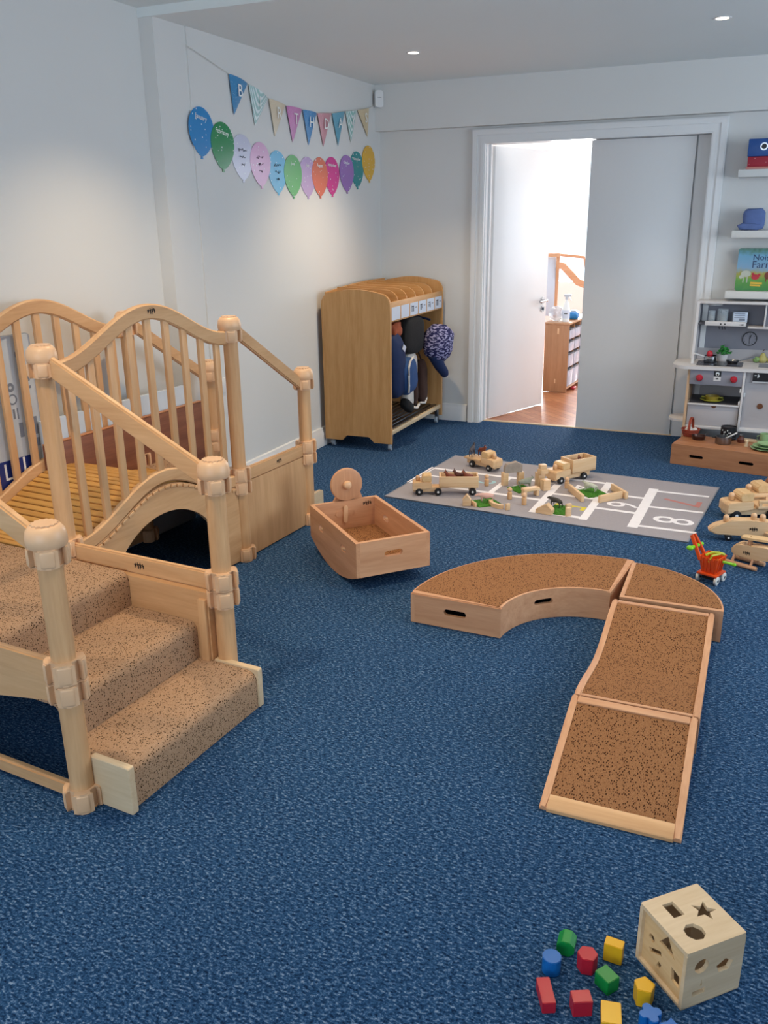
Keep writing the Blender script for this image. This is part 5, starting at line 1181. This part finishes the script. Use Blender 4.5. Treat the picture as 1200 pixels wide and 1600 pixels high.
# control panel
kb('control_panel', kx0+0.012, -0.112, 5.938, 5.950, 0.452, 0.546, 'kitchen_grey')
for xx in (-0.373, -0.165):
    bm = nb(); lathe(bm, [(0.021, 0), (0.022, 0.006), (0.017, 0.017), (0.012, 0.022), (0.0, 0.023)], 24, mat=Matrix.Translation((xx, 5.938+dy, 0.496)) @ Matrix.Rotation(PI/2, 4, 'X')); box(bm, (xx, 5.938+dy-0.024, 0.496), (0.006, 0.006, 0.034), bev=0.002); obj('control_knob', bm, 'knob_red', kt)
s_ = kb('flame_sign', -0.287, -0.243, 5.9365, 5.938, 0.509, 0.546, 'sign_black', 0)
bm = nb(); plate(bm, [(-0.265+0.011*math.sin(a)*(1-0.35*math.cos(a)), 0.525-0.013*math.cos(a)) for a in [2*PI*k/20 for k in range(20)]], [[(-0.265+0.006*math.sin(a), 0.522-0.007*math.cos(a)) for a in [2*PI*k/14 for k in range(14)]]], t=0.0005, mat=XZ(0, 5.9364+dy, 0)); obj('flame_symbol', bm, 'text_white', s_)
s_ = kb('switch_sign', -0.287, -0.243, 5.9365, 5.938, 0.481, 0.5085, 'kitchen_white', 0)
bm = nb(); plate(bm, circ(-0.265, 0.495, 0.006, 12, 0, 0.005), t=0.0005, mat=XZ(0, 5.9364+dy, 0)); plate(bm, rect(-0.265, 0.495, 0.022, 0.003), t=0.0005, mat=XZ(0, 5.9364+dy, 0)); obj('switch_symbol', bm, 'ink', s_)
kb('right_panel', -0.097, kx1-0.016, 5.990, 6.00, 0.18, 0.546, 'kitchen_pale')
s_ = kb('black_sign', -0.055, 0.06, 5.9745, 5.99, 0.487, 0.545, 'sign_black', 0)
bm = nb(); plate(bm, circ(-0.028, 0.520, 0.012, 16, -PI/2)[:9]+[(-0.028, 0.528)], t=0.0006, mat=XZ(0, 5.974+dy, 0)); plate(bm, rect(-0.040, 0.523, 0.012, 0.006), t=0.0006, mat=XZ(0, 5.974+dy, 0)); obj('printed_symbol', bm, 'text_white', s_)
kb('sign_ledge', -0.055, 0.06, 5.970, 5.990, 0.477, 0.486, 'kitchen_white')
bm = nb(); cyl(bm, (0.008, 5.991+dy, 0.325), (0.008, 5.985+dy, 0.325), 0.018, seg=24); obj('finger_hole', bm, 'brown_slot', kt)
# oven shelf, oven lower door
kb('oven_shelf', kx0+0.014, -0.114, 5.94, kyb-0.012, 0.317, 0.327, 'kitchen_white'); kb('shelf_liner', kx0+0.02, -0.12, 5.955, kyb-0.02, 0.3272, 0.3285, 'kitchen_dark', 0)
dd = kb('oven_door', kx0+0.016, -0.116, 5.955, 5.967, 0.182, 0.316, 'kitchen_pale')
bm = nb(); plate(bm, circ(0, 0, 0.016, 20, PI)[:11], t=0.001, mat=XZ(-0.268, 5.9548+dy, 0.3155)); obj('door_notch', bm, 'brown_slot', dd)
bm = nb(); box(bm, (-0.118, 5.945+dy, 0.425), (0.010, 0.012, 0.026), bev=0.002); box(bm, (-0.118, 5.945+dy, 0.345), (0.010, 0.012, 0.026), bev=0.002); box(bm, (-0.092, 5.975+dy, 0.395), (0.010, 0.012, 0.026), bev=0.002); obj('hinges', bm, 'white_gloss', kt)
# upper hutch
kb('hutch_back', -0.427, 0.38, kyb-0.012, kyb-0.004, 0.570, 0.948, 'kitchen_grey'); kb('tile_band', -0.424, 0.378, kyb-0.015, kyb-0.012, 0.570, 0.645, 'kitchen_pale', 0)
bm = nb(); plate(bm, [(6.045+dy, 0.5695), (kyb+dy, 0.5695), (kyb+dy, 0.966), (6.10+dy, 0.966)], t=0.016, mat=YZ(-0.443, 0, 0)); obj('hutch_side', bm, 'kitchen_white', kt)
kb('hutch_top', -0.428, 0.395, 6.10, kyb, 0.950, 0.966, 'kitchen_white'); kb('hutch_side', 0.38, 0.394, 6.10, kyb, 0.570, 0.949, 'kitchen_white')
kb('hood_shelf', -0.426, -0.125, 6.115, kyb-0.012, 0.815, 0.825, 'kitchen_dark'); hd = kb('hood_front', -0.385, -0.135, 6.095, 6.113, 0.812, 0.840, 'kitchen_white')
bm = nb(); cyl(bm, (-0.287, 6.094+dy, 0.824), (-0.287, 6.096+dy, 0.824), 0.005); cyl(bm, (-0.262, 6.094+dy, 0.824), (-0.262, 6.096+dy, 0.824), 0.005); plate(bm, [(-0.185, 0.822), (-0.150, 0.828), (-0.150, 0.818)], t=0.001, mat=XZ(0, 6.0955+dy, 0)); obj('hood_print', bm, 'ink', hd)
kb('cupboard_shelf', -0.124, 0.38, 6.115, kyb-0.012, 0.798, 0.808, 'kitchen_white'); kb('cupboard_divider', -0.032, -0.022, 6.115, kyb-0.012, 0.809, 0.949, 'kitchen_white')
bm = nb()
for xx in (-0.300, -0.280, -0.265): tube(bm, [(xx, 6.19+dy, 0.814), (xx, 6.188+dy, 0.79), (xx+0.004, 6.178+dy, 0.782), (xx+0.004, 6.168+dy, 0.79)], 0.002, 6)
obj('hanging_hooks', bm, 'ink', kt)
bm = nb(); lathe(bm, [(0.048, 0), (0.048, 0.003), (0.035, 0.012), (0, 0.014)], 32, mat=Matrix.Translation((-0.34, 6.19+dy, 0.936))); obj('hood_lamp', bm, 'white_gloss', kt)
# clock
ck = thing('wall_clock', 'round toy clock with dark rim on the kitchen back panel', 'clock', (-0.106, kyb-0.0125, 0.716))
bm = nb(); cyl(bm, (0, 0, 0), (0, -0.004, 0), 0.043, seg=40); obj('clock_face', bm, 'kitchen_grey', ck)
bm = nb(); plate(bm, circ(0, 0, 0.046, 40), [circ(0, 0, 0.041, 40)], t=0.006, mat=XZ(0, 0, 0)); obj('clock_rim', bm, 'ink', ck)
bm = nb(); box(bm, (0.004, -0.005, 0.012), (0.004, 0.001, 0.030), rot=(0, 0.25, 0)); box(bm, (0.0, -0.0055, -0.006), (0.0025, 0.001, 0.054))
obj('clock_hands', bm, 'ink', ck)
bm = nb()
for k in range(12): a = PI/6*k; box(bm, (0.035*math.sin(a), -0.0045, 0.035*math.cos(a)), (0.002, 0.0008, 0.007), rot=(0, a, 0))
obj('hour_marks', bm, 'ink', ck)

def pot_bm(r, h, th=0.0025): 
    bm = nb(); lathe(bm, [(0.0, 0.0), (r*0.94, 0.0), (r, 0.004), (r, h), (r-th, h), (r-th, 0.005), (0, 0.004)], 28); return bm
WK = 0.5735
t = thing('saucepan', 'small steel saucepan on the toy hob holding red and green toys', 'saucepan', (-0.328, 6.10, WK)); obj('pan_body', pot_bm(0.040, 0.045), 'chrome', t)
bm = nb(); tubes(bm, [(-0.036, -0.012, 0.038), (-0.072, -0.060, 0.056), (-0.092, -0.105, 0.068)], [0.004, 0.005, 0.006], 8); obj('pan_handle', bm, 'white_gloss', t)
t = thing('toy_radish', 'dark red toy vegetable sticking out of the saucepan', 'toy food', (-0.335, 6.10, WK+0.0105)); bm = nb(); ball(bm, (0, 0, 0.042), 0.020, sc=(1, 1, 1.3)); obj('vegetable_body', bm, 'knob_red', t)
bm = nb(); tube(bm, [(0.0, 0, 0.02), (0.004, 0, 0.0)], 0.006, 8); obj('root', bm, 'knob_red', t)
plain('leaf', '#2e8b3c', 0.5, var=0.3)
t = thing('potted_herb', 'small white pot of green leaves behind the saucepan', 'potted plant', (-0.258, 6.205, 0.5695)); bm = nb(); lathe(bm, [(0, 0), (0.026, 0), (0.034, 0.048), (0.031, 0.048), (0.028, 0.042), (0, 0.040)], 24); obj('pot', bm, 'kitchen_white', t)
bm = nb(); rs = random.Random(5)
for k in range(46):
    a = rs.uniform(0, 6.28); rr = rs.uniform(0, 0.048); zz = 0.050+rs.uniform(0.0, 0.060)*(1-rr/0.07)
    ball(bm, (rr*math.cos(a), rr*math.sin(a)*0.7-0.005, zz), 0.011, sc=(1.1, 0.8, 0.28), rot=(rs.uniform(-.9, .9), rs.uniform(-.9, .9), a), seg=8)
cyl(bm, (0, 0, 0.03), (0, 0, 0.07), 0.004); obj('leaves', bm, 'leaf', t)
t = thing('frying_pan', 'dark steel frying pan with long handle on the right hob ring', 'frying pan', (-0.190, 6.085, WK)); bm = nb(); lathe(bm, [(0, 0), (0.028, 0), (0.042, 0.024), (0.040, 0.024), (0.027, 0.004), (0, 0.003)], 28); obj('pan_body', bm, 'steel', t)
bm = nb(); tubes(bm, [(0.038, 0.01, 0.020), (0.09, 0.03, 0.033), (0.13, 0.045, 0.040)], [0.003, 0.004, 0.006], 8); obj('pan_handle', bm, 'steel', t)
plain('pear_yellow', '#b9b06a', 0.5); plain('cabbage', '#87a86a', 0.6)
t = thing('toy_pear', 'pale yellow toy pear lying beside the sink', 'toy food', (-0.012, 6.22, 0.5695)); bm = nb(); lathe(bm, [(0, 0), (0.018, 0.002), (0.028, 0.016), (0.027, 0.030), (0.016, 0.050), (0.010, 0.062), (0, 0.066)], 20); obj('fruit_body', bm, 'pear_yellow', t)
bm = nb(); tube(bm, [(0, 0, 0.064), (-0.004, 0, 0.075), (0.004, 0, 0.085)], 0.0025, 6); obj('stalk', bm, 'dark_brown', t)
t = thing('toy_sprout', 'small green toy vegetable left of the pear', 'toy food', (-0.052, 6.215, 0.5695)); bm = nb(); ball(bm, (0, 0, 0.020), 0.020); ball(bm, (0.008, -0.008, 0.022), 0.016); obj('vegetable_body', bm, 'cabbage', t)
t = thing('toy_fruit', 'lumpy pale yellow toy fruit at the right of the pear', 'toy food', (0.045, 6.235, 0.5695)); bm = nb(); puff(bm, (0, 0, 0.018), (0.034, 0.018, 0.018), lump=0.08, e=0.9, seed=3); obj('fruit_body', bm, 'pear_yellow', t)
glassy('clear_glass', '#dfe8ec', 0.08, 0.30)
t = thing('glass_tumbler', 'clear tumbler on the hood shelf of the play kitchen', 'tumbler', (-0.352, 6.18, 0.8255)); obj('glass_body', pot_bm(0.022, 0.075), 'clear_glass', t)
t = thing('clear_canister', 'clear straight canister right of the tumbler on the hood shelf', 'canister', (-0.285, 6.19, 0.8255)); obj('canister_body', pot_bm(0.034, 0.085), 'clear_glass', t)
t = thing('recipe_box', 'small pale printed box on the right of the hood shelf', 'box', (-0.180, 6.19, 0.8255), 0.15); b_ = obj('box_body', box(nb(), (0, 0, 0.035), (0.088, 0.06, 0.070), bev=0.003), 'card', t)
bm = nb()
for k in range(4): box(bm, (-0.005 if k < 3 else 0.012, -0.0306, 0.060-0.012*k), (0.064 if k < 3 else 0.035, 0.0008, 0.0035 if k < 3 else 0.014))
obj('box_print', bm, 'print_grey', b_)
# bowl and plate on the oven shelf
plain('plate_lime', '#b3b43a', 0.4); plain('bowl_mustard', '#a8913a', 0.4); plain('plate_green', '#94b583', 0.45)
t = thing('lime_plate', 'yellow-green toy plate on the oven shelf', 'plate', (-0.288, 6.04, 0.329)); bm = nb(); lathe(bm, [(0, 0), (0.045, 0.0), (0.075, 0.014), (0.073, 0.016), (0.044, 0.004), (0, 0.003)], 36); obj('plate_body', bm, 'plate_lime', t)
t = thing('mustard_bowl', 'mustard yellow two-handled toy pot sitting on the lime plate', 'toy pot', (-0.288, 6.04, 0.3335)); bm = nb(); lathe(bm, [(0, 0), (0.036, 0), (0.046, 0.032), (0.043, 0.032), (0.034, 0.004), (0, 0.004)], 30); obj('pot_body', bm, 'bowl_mustard', t)
for s in (-1, 1): obj('pot_handle', box(nb(), (s*0.055, 0, 0.024), (0.026, 0.022, 0.006), bev=0.002), 'plate_lime', t)

# step box in front of the kitchen
sb = thing('step_box', 'long low wooden box with oval hand slots in front of the play kitchen', 'box', (-0.475, 5.593, 0), math.radians(-10))
SL, SD, SH = 0.86, 0.300, 0.130
for (x_, w__) in ((0.0, 1), (SL-0.016, 0)): obj('end_panel', bx(x_, x_+0.016, 0.016, SD, 0.001, SH-0.016, 0.001), 'oak_y', sb)
bm = nb(); plate(bm, rrect(0, SL, 0.001, SH, 0.006, 3), [stadium(0.155, 0.062, 0.086, 0.020), stadium(0.452, 0.062, 0.086, 0.020), stadium(0.74, 0.062, 0.086, 0.020)], t=0.016, mat=XZ(0, 0.016, 0)); obj('front_panel', bm, 'boxwood', sb)
obj('top_panel', bx(0, SL, 0.0165, SD, SH-0.016, SH, 0.003), 'boxwood', sb); obj('back_panel', bx(0.016, SL-0.016, SD-0.016, SD, 0.001, SH-0.016), 'oak_x', sb)
def onbox(u, v): c, s = math.cos(math.radians(-10)), math.sin(math.radians(-10)); return (-0.475+c*u-s*v, 5.593+s*u+c*v)
BZ = SH+0.0005
plain('wicker', '#9a3f28', 0.6, var=0.4, scale=90, bump=1.0)
def basket(x, y, z):
    t = thing('wicker_basket', 'reddish-brown wicker basket with tall handle on the step box', 'basket', (x, y, z))
    bm = nb(); lathe(bm, [(0, 0), (0.040, 0), (0.058, 0.048), (0.054, 0.048), (0.037, 0.004), (0, 0.004)], 28)
    for k in range(5): 
        zz = 0.006+0.010*k; rr = 0.041+0.0165*zz/0.048
        tube(bm, [(rr*math.cos(a)*(1+0.02*math.cos(12*a+PI*k)), rr*math.sin(a)*(1+0.02*math.cos(12*a+PI*k)), zz) for a in [2*PI*i/48 for i in range(49)]], 0.0032, 6)
    obj('woven_body', bm, 'wicker', t)
    bm = nb(); 
    for o_ in (-0.004, 0.004): tube(bm, [(o_+0.052*math.cos(a)*0.15, 0.054*math.cos(a), 0.045+0.075*math.sin(a)) for a in [PI*i/16 for i in range(17)]], 0.0045, 8)
    obj('basket_handle', bm, 'wicker', t)
basket(-0.388, 5.845, BZ)
for k, (x, y, r, z, lb) in enumerate(((-0.398, 5.838, 0.026, 0.034, 'pale cream toy egg, largest in the wicker basket'), (-0.362, 5.848, 0.017, 0.036, 'small white toy egg at the right of the wicker basket'))):
    bm = nb(); ball(bm, (0, 0, 0), r, sc=(1, 1, 1.25)); o = obj('toy_egg', bm, 'cream_cloth'); o.location = (x, y, BZ+z); tag(o, lb, 'toy egg')
t = thing('brown_pan', 'small dark brown pan in front of the wicker basket', 'pan', (-0.330, 5.765, BZ)); bm = nb(); lathe(bm, [(0, 0), (0.036, 0), (0.044, 0.026), (0.041, 0.026), (0.034, 0.004), (0, 0.004)], 28); obj('pan_body', bm, 'pan_brown', t)
bm = nb(); tubes(bm, [(0.03, 0.03, 0.022), (0.05, 0.06, 0.03)], [0.003, 0.005], 8); obj('pan_handle', bm, 'steel', t)
t = thing('steel_pot', 'steel saucepan with white utensil handle at the middle of the step box', 'saucepan', (-0.178, 5.705, BZ)); obj('pot_body', pot_bm(0.048, 0.046), 'steel', t)
for s in (-1, 1): obj('pot_handle', box(nb(), (s*0.058, 0, 0.036), (0.022, 0.018, 0.005), bev=0.002), 'ink', t)
t = thing('white_ladle', 'white utensil resting in the steel saucepan on the step box', 'utensil', (-0.178, 5.705, BZ+0.0045)); bm = nb(); tubes(bm, [(-0.008, 0.01, 0.012), (0.03, 0.006, 0.040), (0.076, 0.012, 0.068)], [0.004, 0.004, 0.005], 8); obj('utensil_handle', bm, 'white_gloss', t); bm = nb(); ball(bm, (-0.015, 0.01, 0.010), 0.012, sc=(1, 1, .6)); obj('utensil_head', bm, 'white_gloss', t)
t = thing('black_tin', 'tall black tin with white specks standing at the foot of the play kitchen', 'tin', (-0.160, 5.925, 0.001) if False else (-0.157, 5.835, BZ))
bm = nb(); lathe(bm, [(0, 0), (0.048, 0), (0.048, 0.082), (0.044, 0.083), (0.044, 0.078), (0, 0.077)], 32); obj('tin_body', bm, 'sign_black', t)
bm = nb(); rs = random.Random(3)
for k in range(9):
    a = -PI/2+rs.uniform(-.8, .3); zz = rs.uniform(0.03, 0.07); ball(bm, (0.0482*math.cos(a), 0.0482*math.sin(a), zz), 0.0035, sc=(1, .3, 1.4), seg=8)
obj('white_specks', bm, 'text_white', t)
t = thing('small_jar', 'small dark glass jar right of the black tin', 'jar', (-0.078, 5.775, BZ)); bm = nb(); lathe(bm, [(0, 0), (0.020, 0), (0.023, 0.02), (0.014, 0.034), (0.014, 0.040), (0, 0.040)], 20); obj('jar_body', bm, 'dark_brown', t); bm = nb(); cyl(bm, (0, 0, 0.0402), (0, 0, 0.048), 0.012); obj('jar_lid', bm, 'steel', t)
t = thing('toy_shaker', 'little beige wooden shaker at the front right of the step box', 'toy shaker', (-0.042, 5.680, BZ)); bm = nb(); lathe(bm, [(0, 0), (0.013, 0), (0.008, 0.018), (0.012, 0.034), (0.006, 0.042), (0, 0.042)], 16); obj('shaker_body', bm, 'birch_z', t)
for k in range(3):
    t = thing('green_plate', ('bottom pale green toy plate of the stack on the step box', 'middle pale green toy plate of the stack on the step box', 'top pale green toy bowl of the stack on the step box')[k], 'plate', (0.070+0.004*k, 5.640, BZ+0.0135*k+(0.0 if k == 0 else 0.0002)), group='stacked green plates')
    r = (0.088, 0.080, 0.060)[k]; bm = nb(); lathe(bm, [(0, 0), (r*0.6, 0.0), (r, 0.012), (r-0.003, 0.0134), (r*0.58, 0.004), (0, 0.004)], 40); obj('plate_body', bm, 'plate_green', t)
t = thing('green_cup', 'pale green toy cup behind the stacked plates', 'cup', (0.060, 5.765, BZ)); obj('cup_body', pot_bm(0.030, 0.070), 'plate_green', t)
bm = nb(); tube(bm, [(-0.028, 0, 0.055), (-0.045, 0, 0.050), (-0.045, 0, 0.025), (-0.029, 0, 0.018)], 0.004, 8); obj('cup_handle', bm, 'plate_green', t)
t = thing('chopping_board', 'pale flat chopping board behind the green plates', 'chopping board', (-0.005, 5.825, BZ), -0.17); bm = nb(); plate(bm, rrect(-0.075, 0.075, -0.03, 0.03, 0.01, 4), t=0.008); obj('board_body', bm, 'birch_x', t)

# ================================================================== FLOATING SHELVES, RIGHT
SX0, SX1 = -0.283, 0.62
for k, (z, lb) in enumerate(((1.757, 'top'), (1.400, 'middle'), (1.029, 'lowest'))):
    t = thing('floating_shelf', 'thick white floating shelf, %s of the three at the right' % lb, 'shelf', (SX0, 6.295, z), group='white floating shelves')
    obj('shelf_board', bx(0, SX1-SX0, -0.175, 0, -0.044, 0, 0.002), 'white_paint', t)
plain('boxfile_blue', '#1c4f96', 0.4); plain('pink_paper', '#d2857c', 0.6); dotted('spot_red', '#a51c34', '#f0d8d8', 60, rough=0.5); cloth('blue_cloth', '#5f74a8'); 
t = thing('pink_folder', 'flat pink folder at the bottom of the pile on the top shelf', 'folder', (-0.245, 6.135, 1.7575)); obj('folder_body', bx(0, 0.33, 0, 0.15, 0, 0.014, 0.002), 'pink_paper', t)
t = thing('spotted_box', 'red box with white spots under the blue box file', 'box', (-0.238, 6.140, 1.772)); obj('box_body', bx(0, 0.31, 0, 0.145, 0, 0.058, 0.003), 'spot_red', t)
t = thing('box_file', 'blue box file with a finger hole on the top shelf', 'box file', (-0.243, 6.135, 1.8305)); bd = obj('file_body', bx(0, 0.33, 0, 0.15, 0, 0.100, 0.003), 'boxfile_blue', t)
bm = nb(); plate(bm, circ(0, 0, 0.022, 24), [circ(0, 0, 0.015, 24)], t=0.002, mat=XZ(0.090, 0, 0.055)); obj('ring_pull', bm, 'chrome', bd); bm = nb(); plate(bm, circ(0, 0, 0.0149, 24), t=0.001, mat=XZ(0.090, 0, 0.055)); obj('finger_hole', bm, 'sign_black', bd)
t = thing('blue_bundle', 'crumpled blue cloth bundle on the middle shelf', 'cloth', (-0.165, 6.20, 1.4005))
bm = nb(); puff(bm, (0.0, 0, 0.065), (0.065, 0.05, 0.065), rot=(0, -0.05, 0), e=0.45, lump=0.05, seed=21); puff(bm, (-0.02, -0.03, 0.022), (0.068, 0.035, 0.022), e=0.6, lump=0.08, seed=22); obj('cloth_body', bm, 'blue_cloth', t)
# farm picture book
def bookmat():
    m, nt, b = base_mat('book_cover')
    tc = nt.nodes.new('ShaderNodeTexCoord'); sp = nt.nodes.new('ShaderNodeSeparateXYZ'); nt.links.new(tc.outputs['Object'], sp.inputs[0])
    mr = nd(nt, 'ShaderNodeMapRange'); mr.inputs[1].default_value = 0; mr.inputs[2].default_value = 0.27; nt.links.new(sp.outputs[2], mr.inputs[0])
    n = nd(nt, 'ShaderNodeTexNoise'); n.inputs['Scale'].default_value = 30; n.inputs['Detail'].default_value = 3; nt.links.new(tc.outputs['Object'], n.inputs['Vector'])
    ma_ = nd(nt, 'ShaderNodeMath', operation='MULTIPLY_ADD'); ma_.inputs[1].default_value = 0.22; nt.links.new(n.outputs[0], ma_.inputs[0]); 
    sb_ = nd(nt, 'ShaderNodeMath', operation='SUBTRACT'); sb_.inputs[1].default_value = 0.11; nt.links.new(mr.outputs[0], sb_.inputs[0]); nt.links.new(sb_.outputs[0], ma_.inputs[2])
    rr = ramp(nt, ma_.outputs[0], [(0.0, '#2c7a34'), (0.25, '#5b9a35'), (0.40, '#a59b3c'), (0.52, '#7ea4c4'), (0.80, '#6da7c9'), (0.92, '#5e8f80'), (1.0, '#2f5d52')]); nt.links.new(rr.outputs[0], b.inputs['Base Color']); b.inputs['Roughness'].default_value = 0.3
bookmat()
t = thing('picture_book', 'farm picture book with animals on its cover standing on the lowest shelf', 'book', (-0.232, 6.195, 1.0297), rot=(math.radians(-8), 0, 0))
bm = nb(); plate(bm, rrect(0, 0.30, 0.0, 0.262, 0.012, 4), t=0.012, mat=XZ(0, 0.012, 0)); bk = obj('book_cover', bm, 'book_cover', t)
plain('title_navy', '#1f3560', 0.5); plain('banner', '#e0b43a', 0.5)
text('title_text', 'Noisy', 0.052, 'title_navy', bk, XZ(0.150, -0.0002, 0.205)); text('title_text', 'Farm', 0.062, 'title_navy', bk, XZ(0.150, -0.0002, 0.160))
def flat(name, polys, mat, par, y=-0.0003):
    bm = nb()
    for p in polys: plate(bm, p, t=0.0006, mat=XZ(0, y, 0))
    return obj(name, bm, mat, par)
flat('printed_cow', [circ(0.058, 0.105, 0.030, 16, 0, 0.020), circ(0.030, 0.085, 0.012, 12), rect(0.045, 0.070, 0.006, 0.040), rect(0.068, 0.070, 0.006, 0.040)], 'sheep_white', bk)
flat('printed_hen', [circ(0.115, 0.085, 0.024, 16, 0, 0.017), circ(0.100, 0.103, 0.009, 10), circ(0.137, 0.098, 0.009, 10)], 'knob_red', bk); flat('printed_horse', [circ(0.190, 0.095, 0.022, 16, 0, 0.024), rect(0.180, 0.070, 0.006, 0.03), rect(0.200, 0.070, 0.006, 0.03)], 'bay', bk)
flat('yellow_banner', [rect(0.125, 0.047, 0.070, 0.012, -0.03), rect(0.120, 0.033, 0.062, 0.010, -0.03)], 'banner', bk)

# ================================================================== NEXT ROOM FURNITURE
un = thing('tray_unit', 'wooden storage unit with clear trays in the next room', 'storage unit', (-1.812, 7.690, 0), math.radians(-3))
UW, UD, UH = 0.215, 0.78, 0.615
obj('end_panel', bx(0, UW, 0, 0.018, 0.002, UH-0.018, 0.002), 'unitwood', un); obj('end_panel', bx(0, UW, UD-0.018, UD, 0.002, UH-0.018, 0.002), 'unitwood', un)
obj('top_panel', bx(-0.004, UW+0.006, -0.006, UD+0.006, UH-0.017, UH, 0.002), 'unitwood2', un); obj('back_panel', bx(0, 0.010, 0.018, UD-0.018, 0.05, UH-0.018), 'unitwood', un); obj('base_panel', bx(0.010, UW, 0.018, UD-0.018, 0.03, 0.048), 'unitwood2', un)
for k in (1, 2, 3): y = 0.018+(UD-0.036)*k/4; obj('divider', bx(0.010, UW-0.004, y-0.006, y+0.006, 0.048, UH-0.018), 'unitwood', un)
glassy('tray_clear', '#cfd4e6', 0.25, 0.75)
for k in range(4):
    y0_ = 0.018+(UD-0.036)*k/4+0.008; y1_ = y0_+(UD-0.036)/4-0.016
    zz = 0.052
    for j, hh in enumerate((0.165, 0.130, 0.100, 0.100)):
        tr_ = obj('tray', bx(0.02, UW+0.004, y0_, y1_, zz, zz+hh-0.022, 0.004), 'tray_clear', un); obj('tray_rim', bx(0.02, UW+0.010, y0_-0.004, y1_+0.004, zz+hh-0.0215, zz+hh-0.014, 0.002), 'kitchen_dark', tr_)
        zz += hh+0.008
obj('handle_mark', box(nb(), (0.12, -0.001, 0.54), (0.016, 0.003, 0.05), bev=0.002), 'capwood', un); obj('handle_mark', box(nb(), (0.11, -0.001, 0.10), (0.010, 0.003, 0.04)), 'capwood', un)
plain('spray_white', '#e8eef0', 0.3); plain('wipes_blue', '#1f7ec0', 0.3); 
UZ = 0.6155
t = thing('spray_bottle', 'white spray bottle with label on top of the tray unit', 'spray bottle', (-1.652, 7.775, UZ)); bm = nb(); lathe(bm, [(0, 0), (0.030, 0), (0.032, 0.02), (0.031, 0.11), (0.022, 0.15), (0.012, 0.175), (0.012, 0.19), (0, 0.19)], 24); obj('bottle_body', bm, 'spray_white', t)
bm = nb(); cyl(bm, (0, 0, 0.191), (0, 0, 0.215), 0.014); box(bm, (0.008, 0, 0.225), (0.065, 0.018, 0.022), bev=0.005); box(bm, (0.030, 0, 0.200), (0.006, 0.01, 0.035), rot=(0, -0.5, 0)); obj('spray_head', bm, 'polythene', t)
bm = nb(); lathe(bm, [(0.0325, 0.03), (0.0330, 0.03), (0.0330, 0.10), (0.0325, 0.10)], 24); lb_ = obj('bottle_label', bm, 'card', t); obj('label_print', box(nb(), (0.004, -0.0332, 0.072), (0.030, 0.001, 0.007)), 'ink', lb_)
t = thing('wipes_pack', 'blue packet of wipes behind the spray bottle', 'wipes packet', (-1.635, 8.02, UZ), 0.1); bm = nb(); puff(bm, (0, 0, 0.035), (0.05, 0.09, 0.034), e=0.5, lump=0.04, seed=31); obj('packet_body', bm, 'wipes_blue', t); bm = nb(); box(bm, (0.0, 0, 0.074), (0.05, 0.07, 0.010), bev=0.003); obj('packet_lid', bm, 'spray_white', t)
glassy('bag_clear', '#c9d3de', 0.15, 0.45)
t = thing('plastic_bag', 'crumpled clear plastic bag at the near end of the tray unit', 'plastic bag', (-1.745, 7.80, UZ)); bm = nb(); puff(bm, (0, 0, 0.065), (0.055, 0.10, 0.063), e=0.8, lump=0.12, seed=33, seg=28); obj('bag_body', bm, 'bag_clear', t)
# easel and chair beyond
t = thing('easel', 'wood-framed white easel board standing behind the tray unit', 'easel', (-2.19, 8.75, 0), math.radians(20))
bm = nb()
for s in (-1, 1):
    sweep(bm, [(s*0.22, 0.10, 0.0), (s*0.22, -0.02, 1.15)], rp(0.016, 0.012), side=Vector((1, 0, 0)))
obj('easel_frame', bm, 'beech_z', t); obj('frame_rail', bx(-0.236, 0.236, -0.032, -0.006, 1.12, 1.155, 0.003), 'beech_x', t); obj('board', bx(-0.204, 0.204, 0.0, 0.010, 0.55, 1.118, 0.001), 'card', t)
t = thing('curved_chair', 'pale wooden chair with curved back rail beyond the tray unit', 'chair', (-1.90, 9.45, 0), math.radians(10))
bm = nb(); sweep(bm, [(-0.24, 0, 1.02), (-0.16, 0, 1.00), (-0.08, 0, 0.92), (0.0, 0, 0.84), (0.10, 0, 0.80), (0.24, 0, 0.80)], rp(0.014, 0.035, 0.006), up=Vector((0, 1, 0)), side=Vector((0, 1, 0))); obj('back_rail', bm, 'beech_x', t)
bm = nb(); sweep(bm, [(-0.24, 0, 1.12), (0.05, 0, 1.09), (0.08, 0, 0.95)], rp(0.012, 0.014, 0.004), side=Vector((0, 1, 0))); obj('armrest', bm, 'beech_x', t)
obj('seat', bx(-0.24, 0.24, -0.42, 0.02, 0.44, 0.46, 0.004), 'beech_x', t)
for (xx, yy, hh) in ((-0.22, 0, 1.13), (0.22, 0, 0.82), (-0.22, -0.40, 0.44), (0.22, -0.40, 0.44)): obj('leg', bx(xx-0.016, xx+0.016, yy-0.016, yy+0.016, 0.0, hh, 0.003), 'beech_z', t)
bm = nb(); box(bm, (0, 0, 0.010), (0.035, 0.09, 0.020), bev=0.004); o = obj('red_brick', bm, 'block_red'); o.location = (-1.575, 7.90, 0.0); tag(o, 'small red toy brick on the parquet beside the tray unit', 'toy brick')
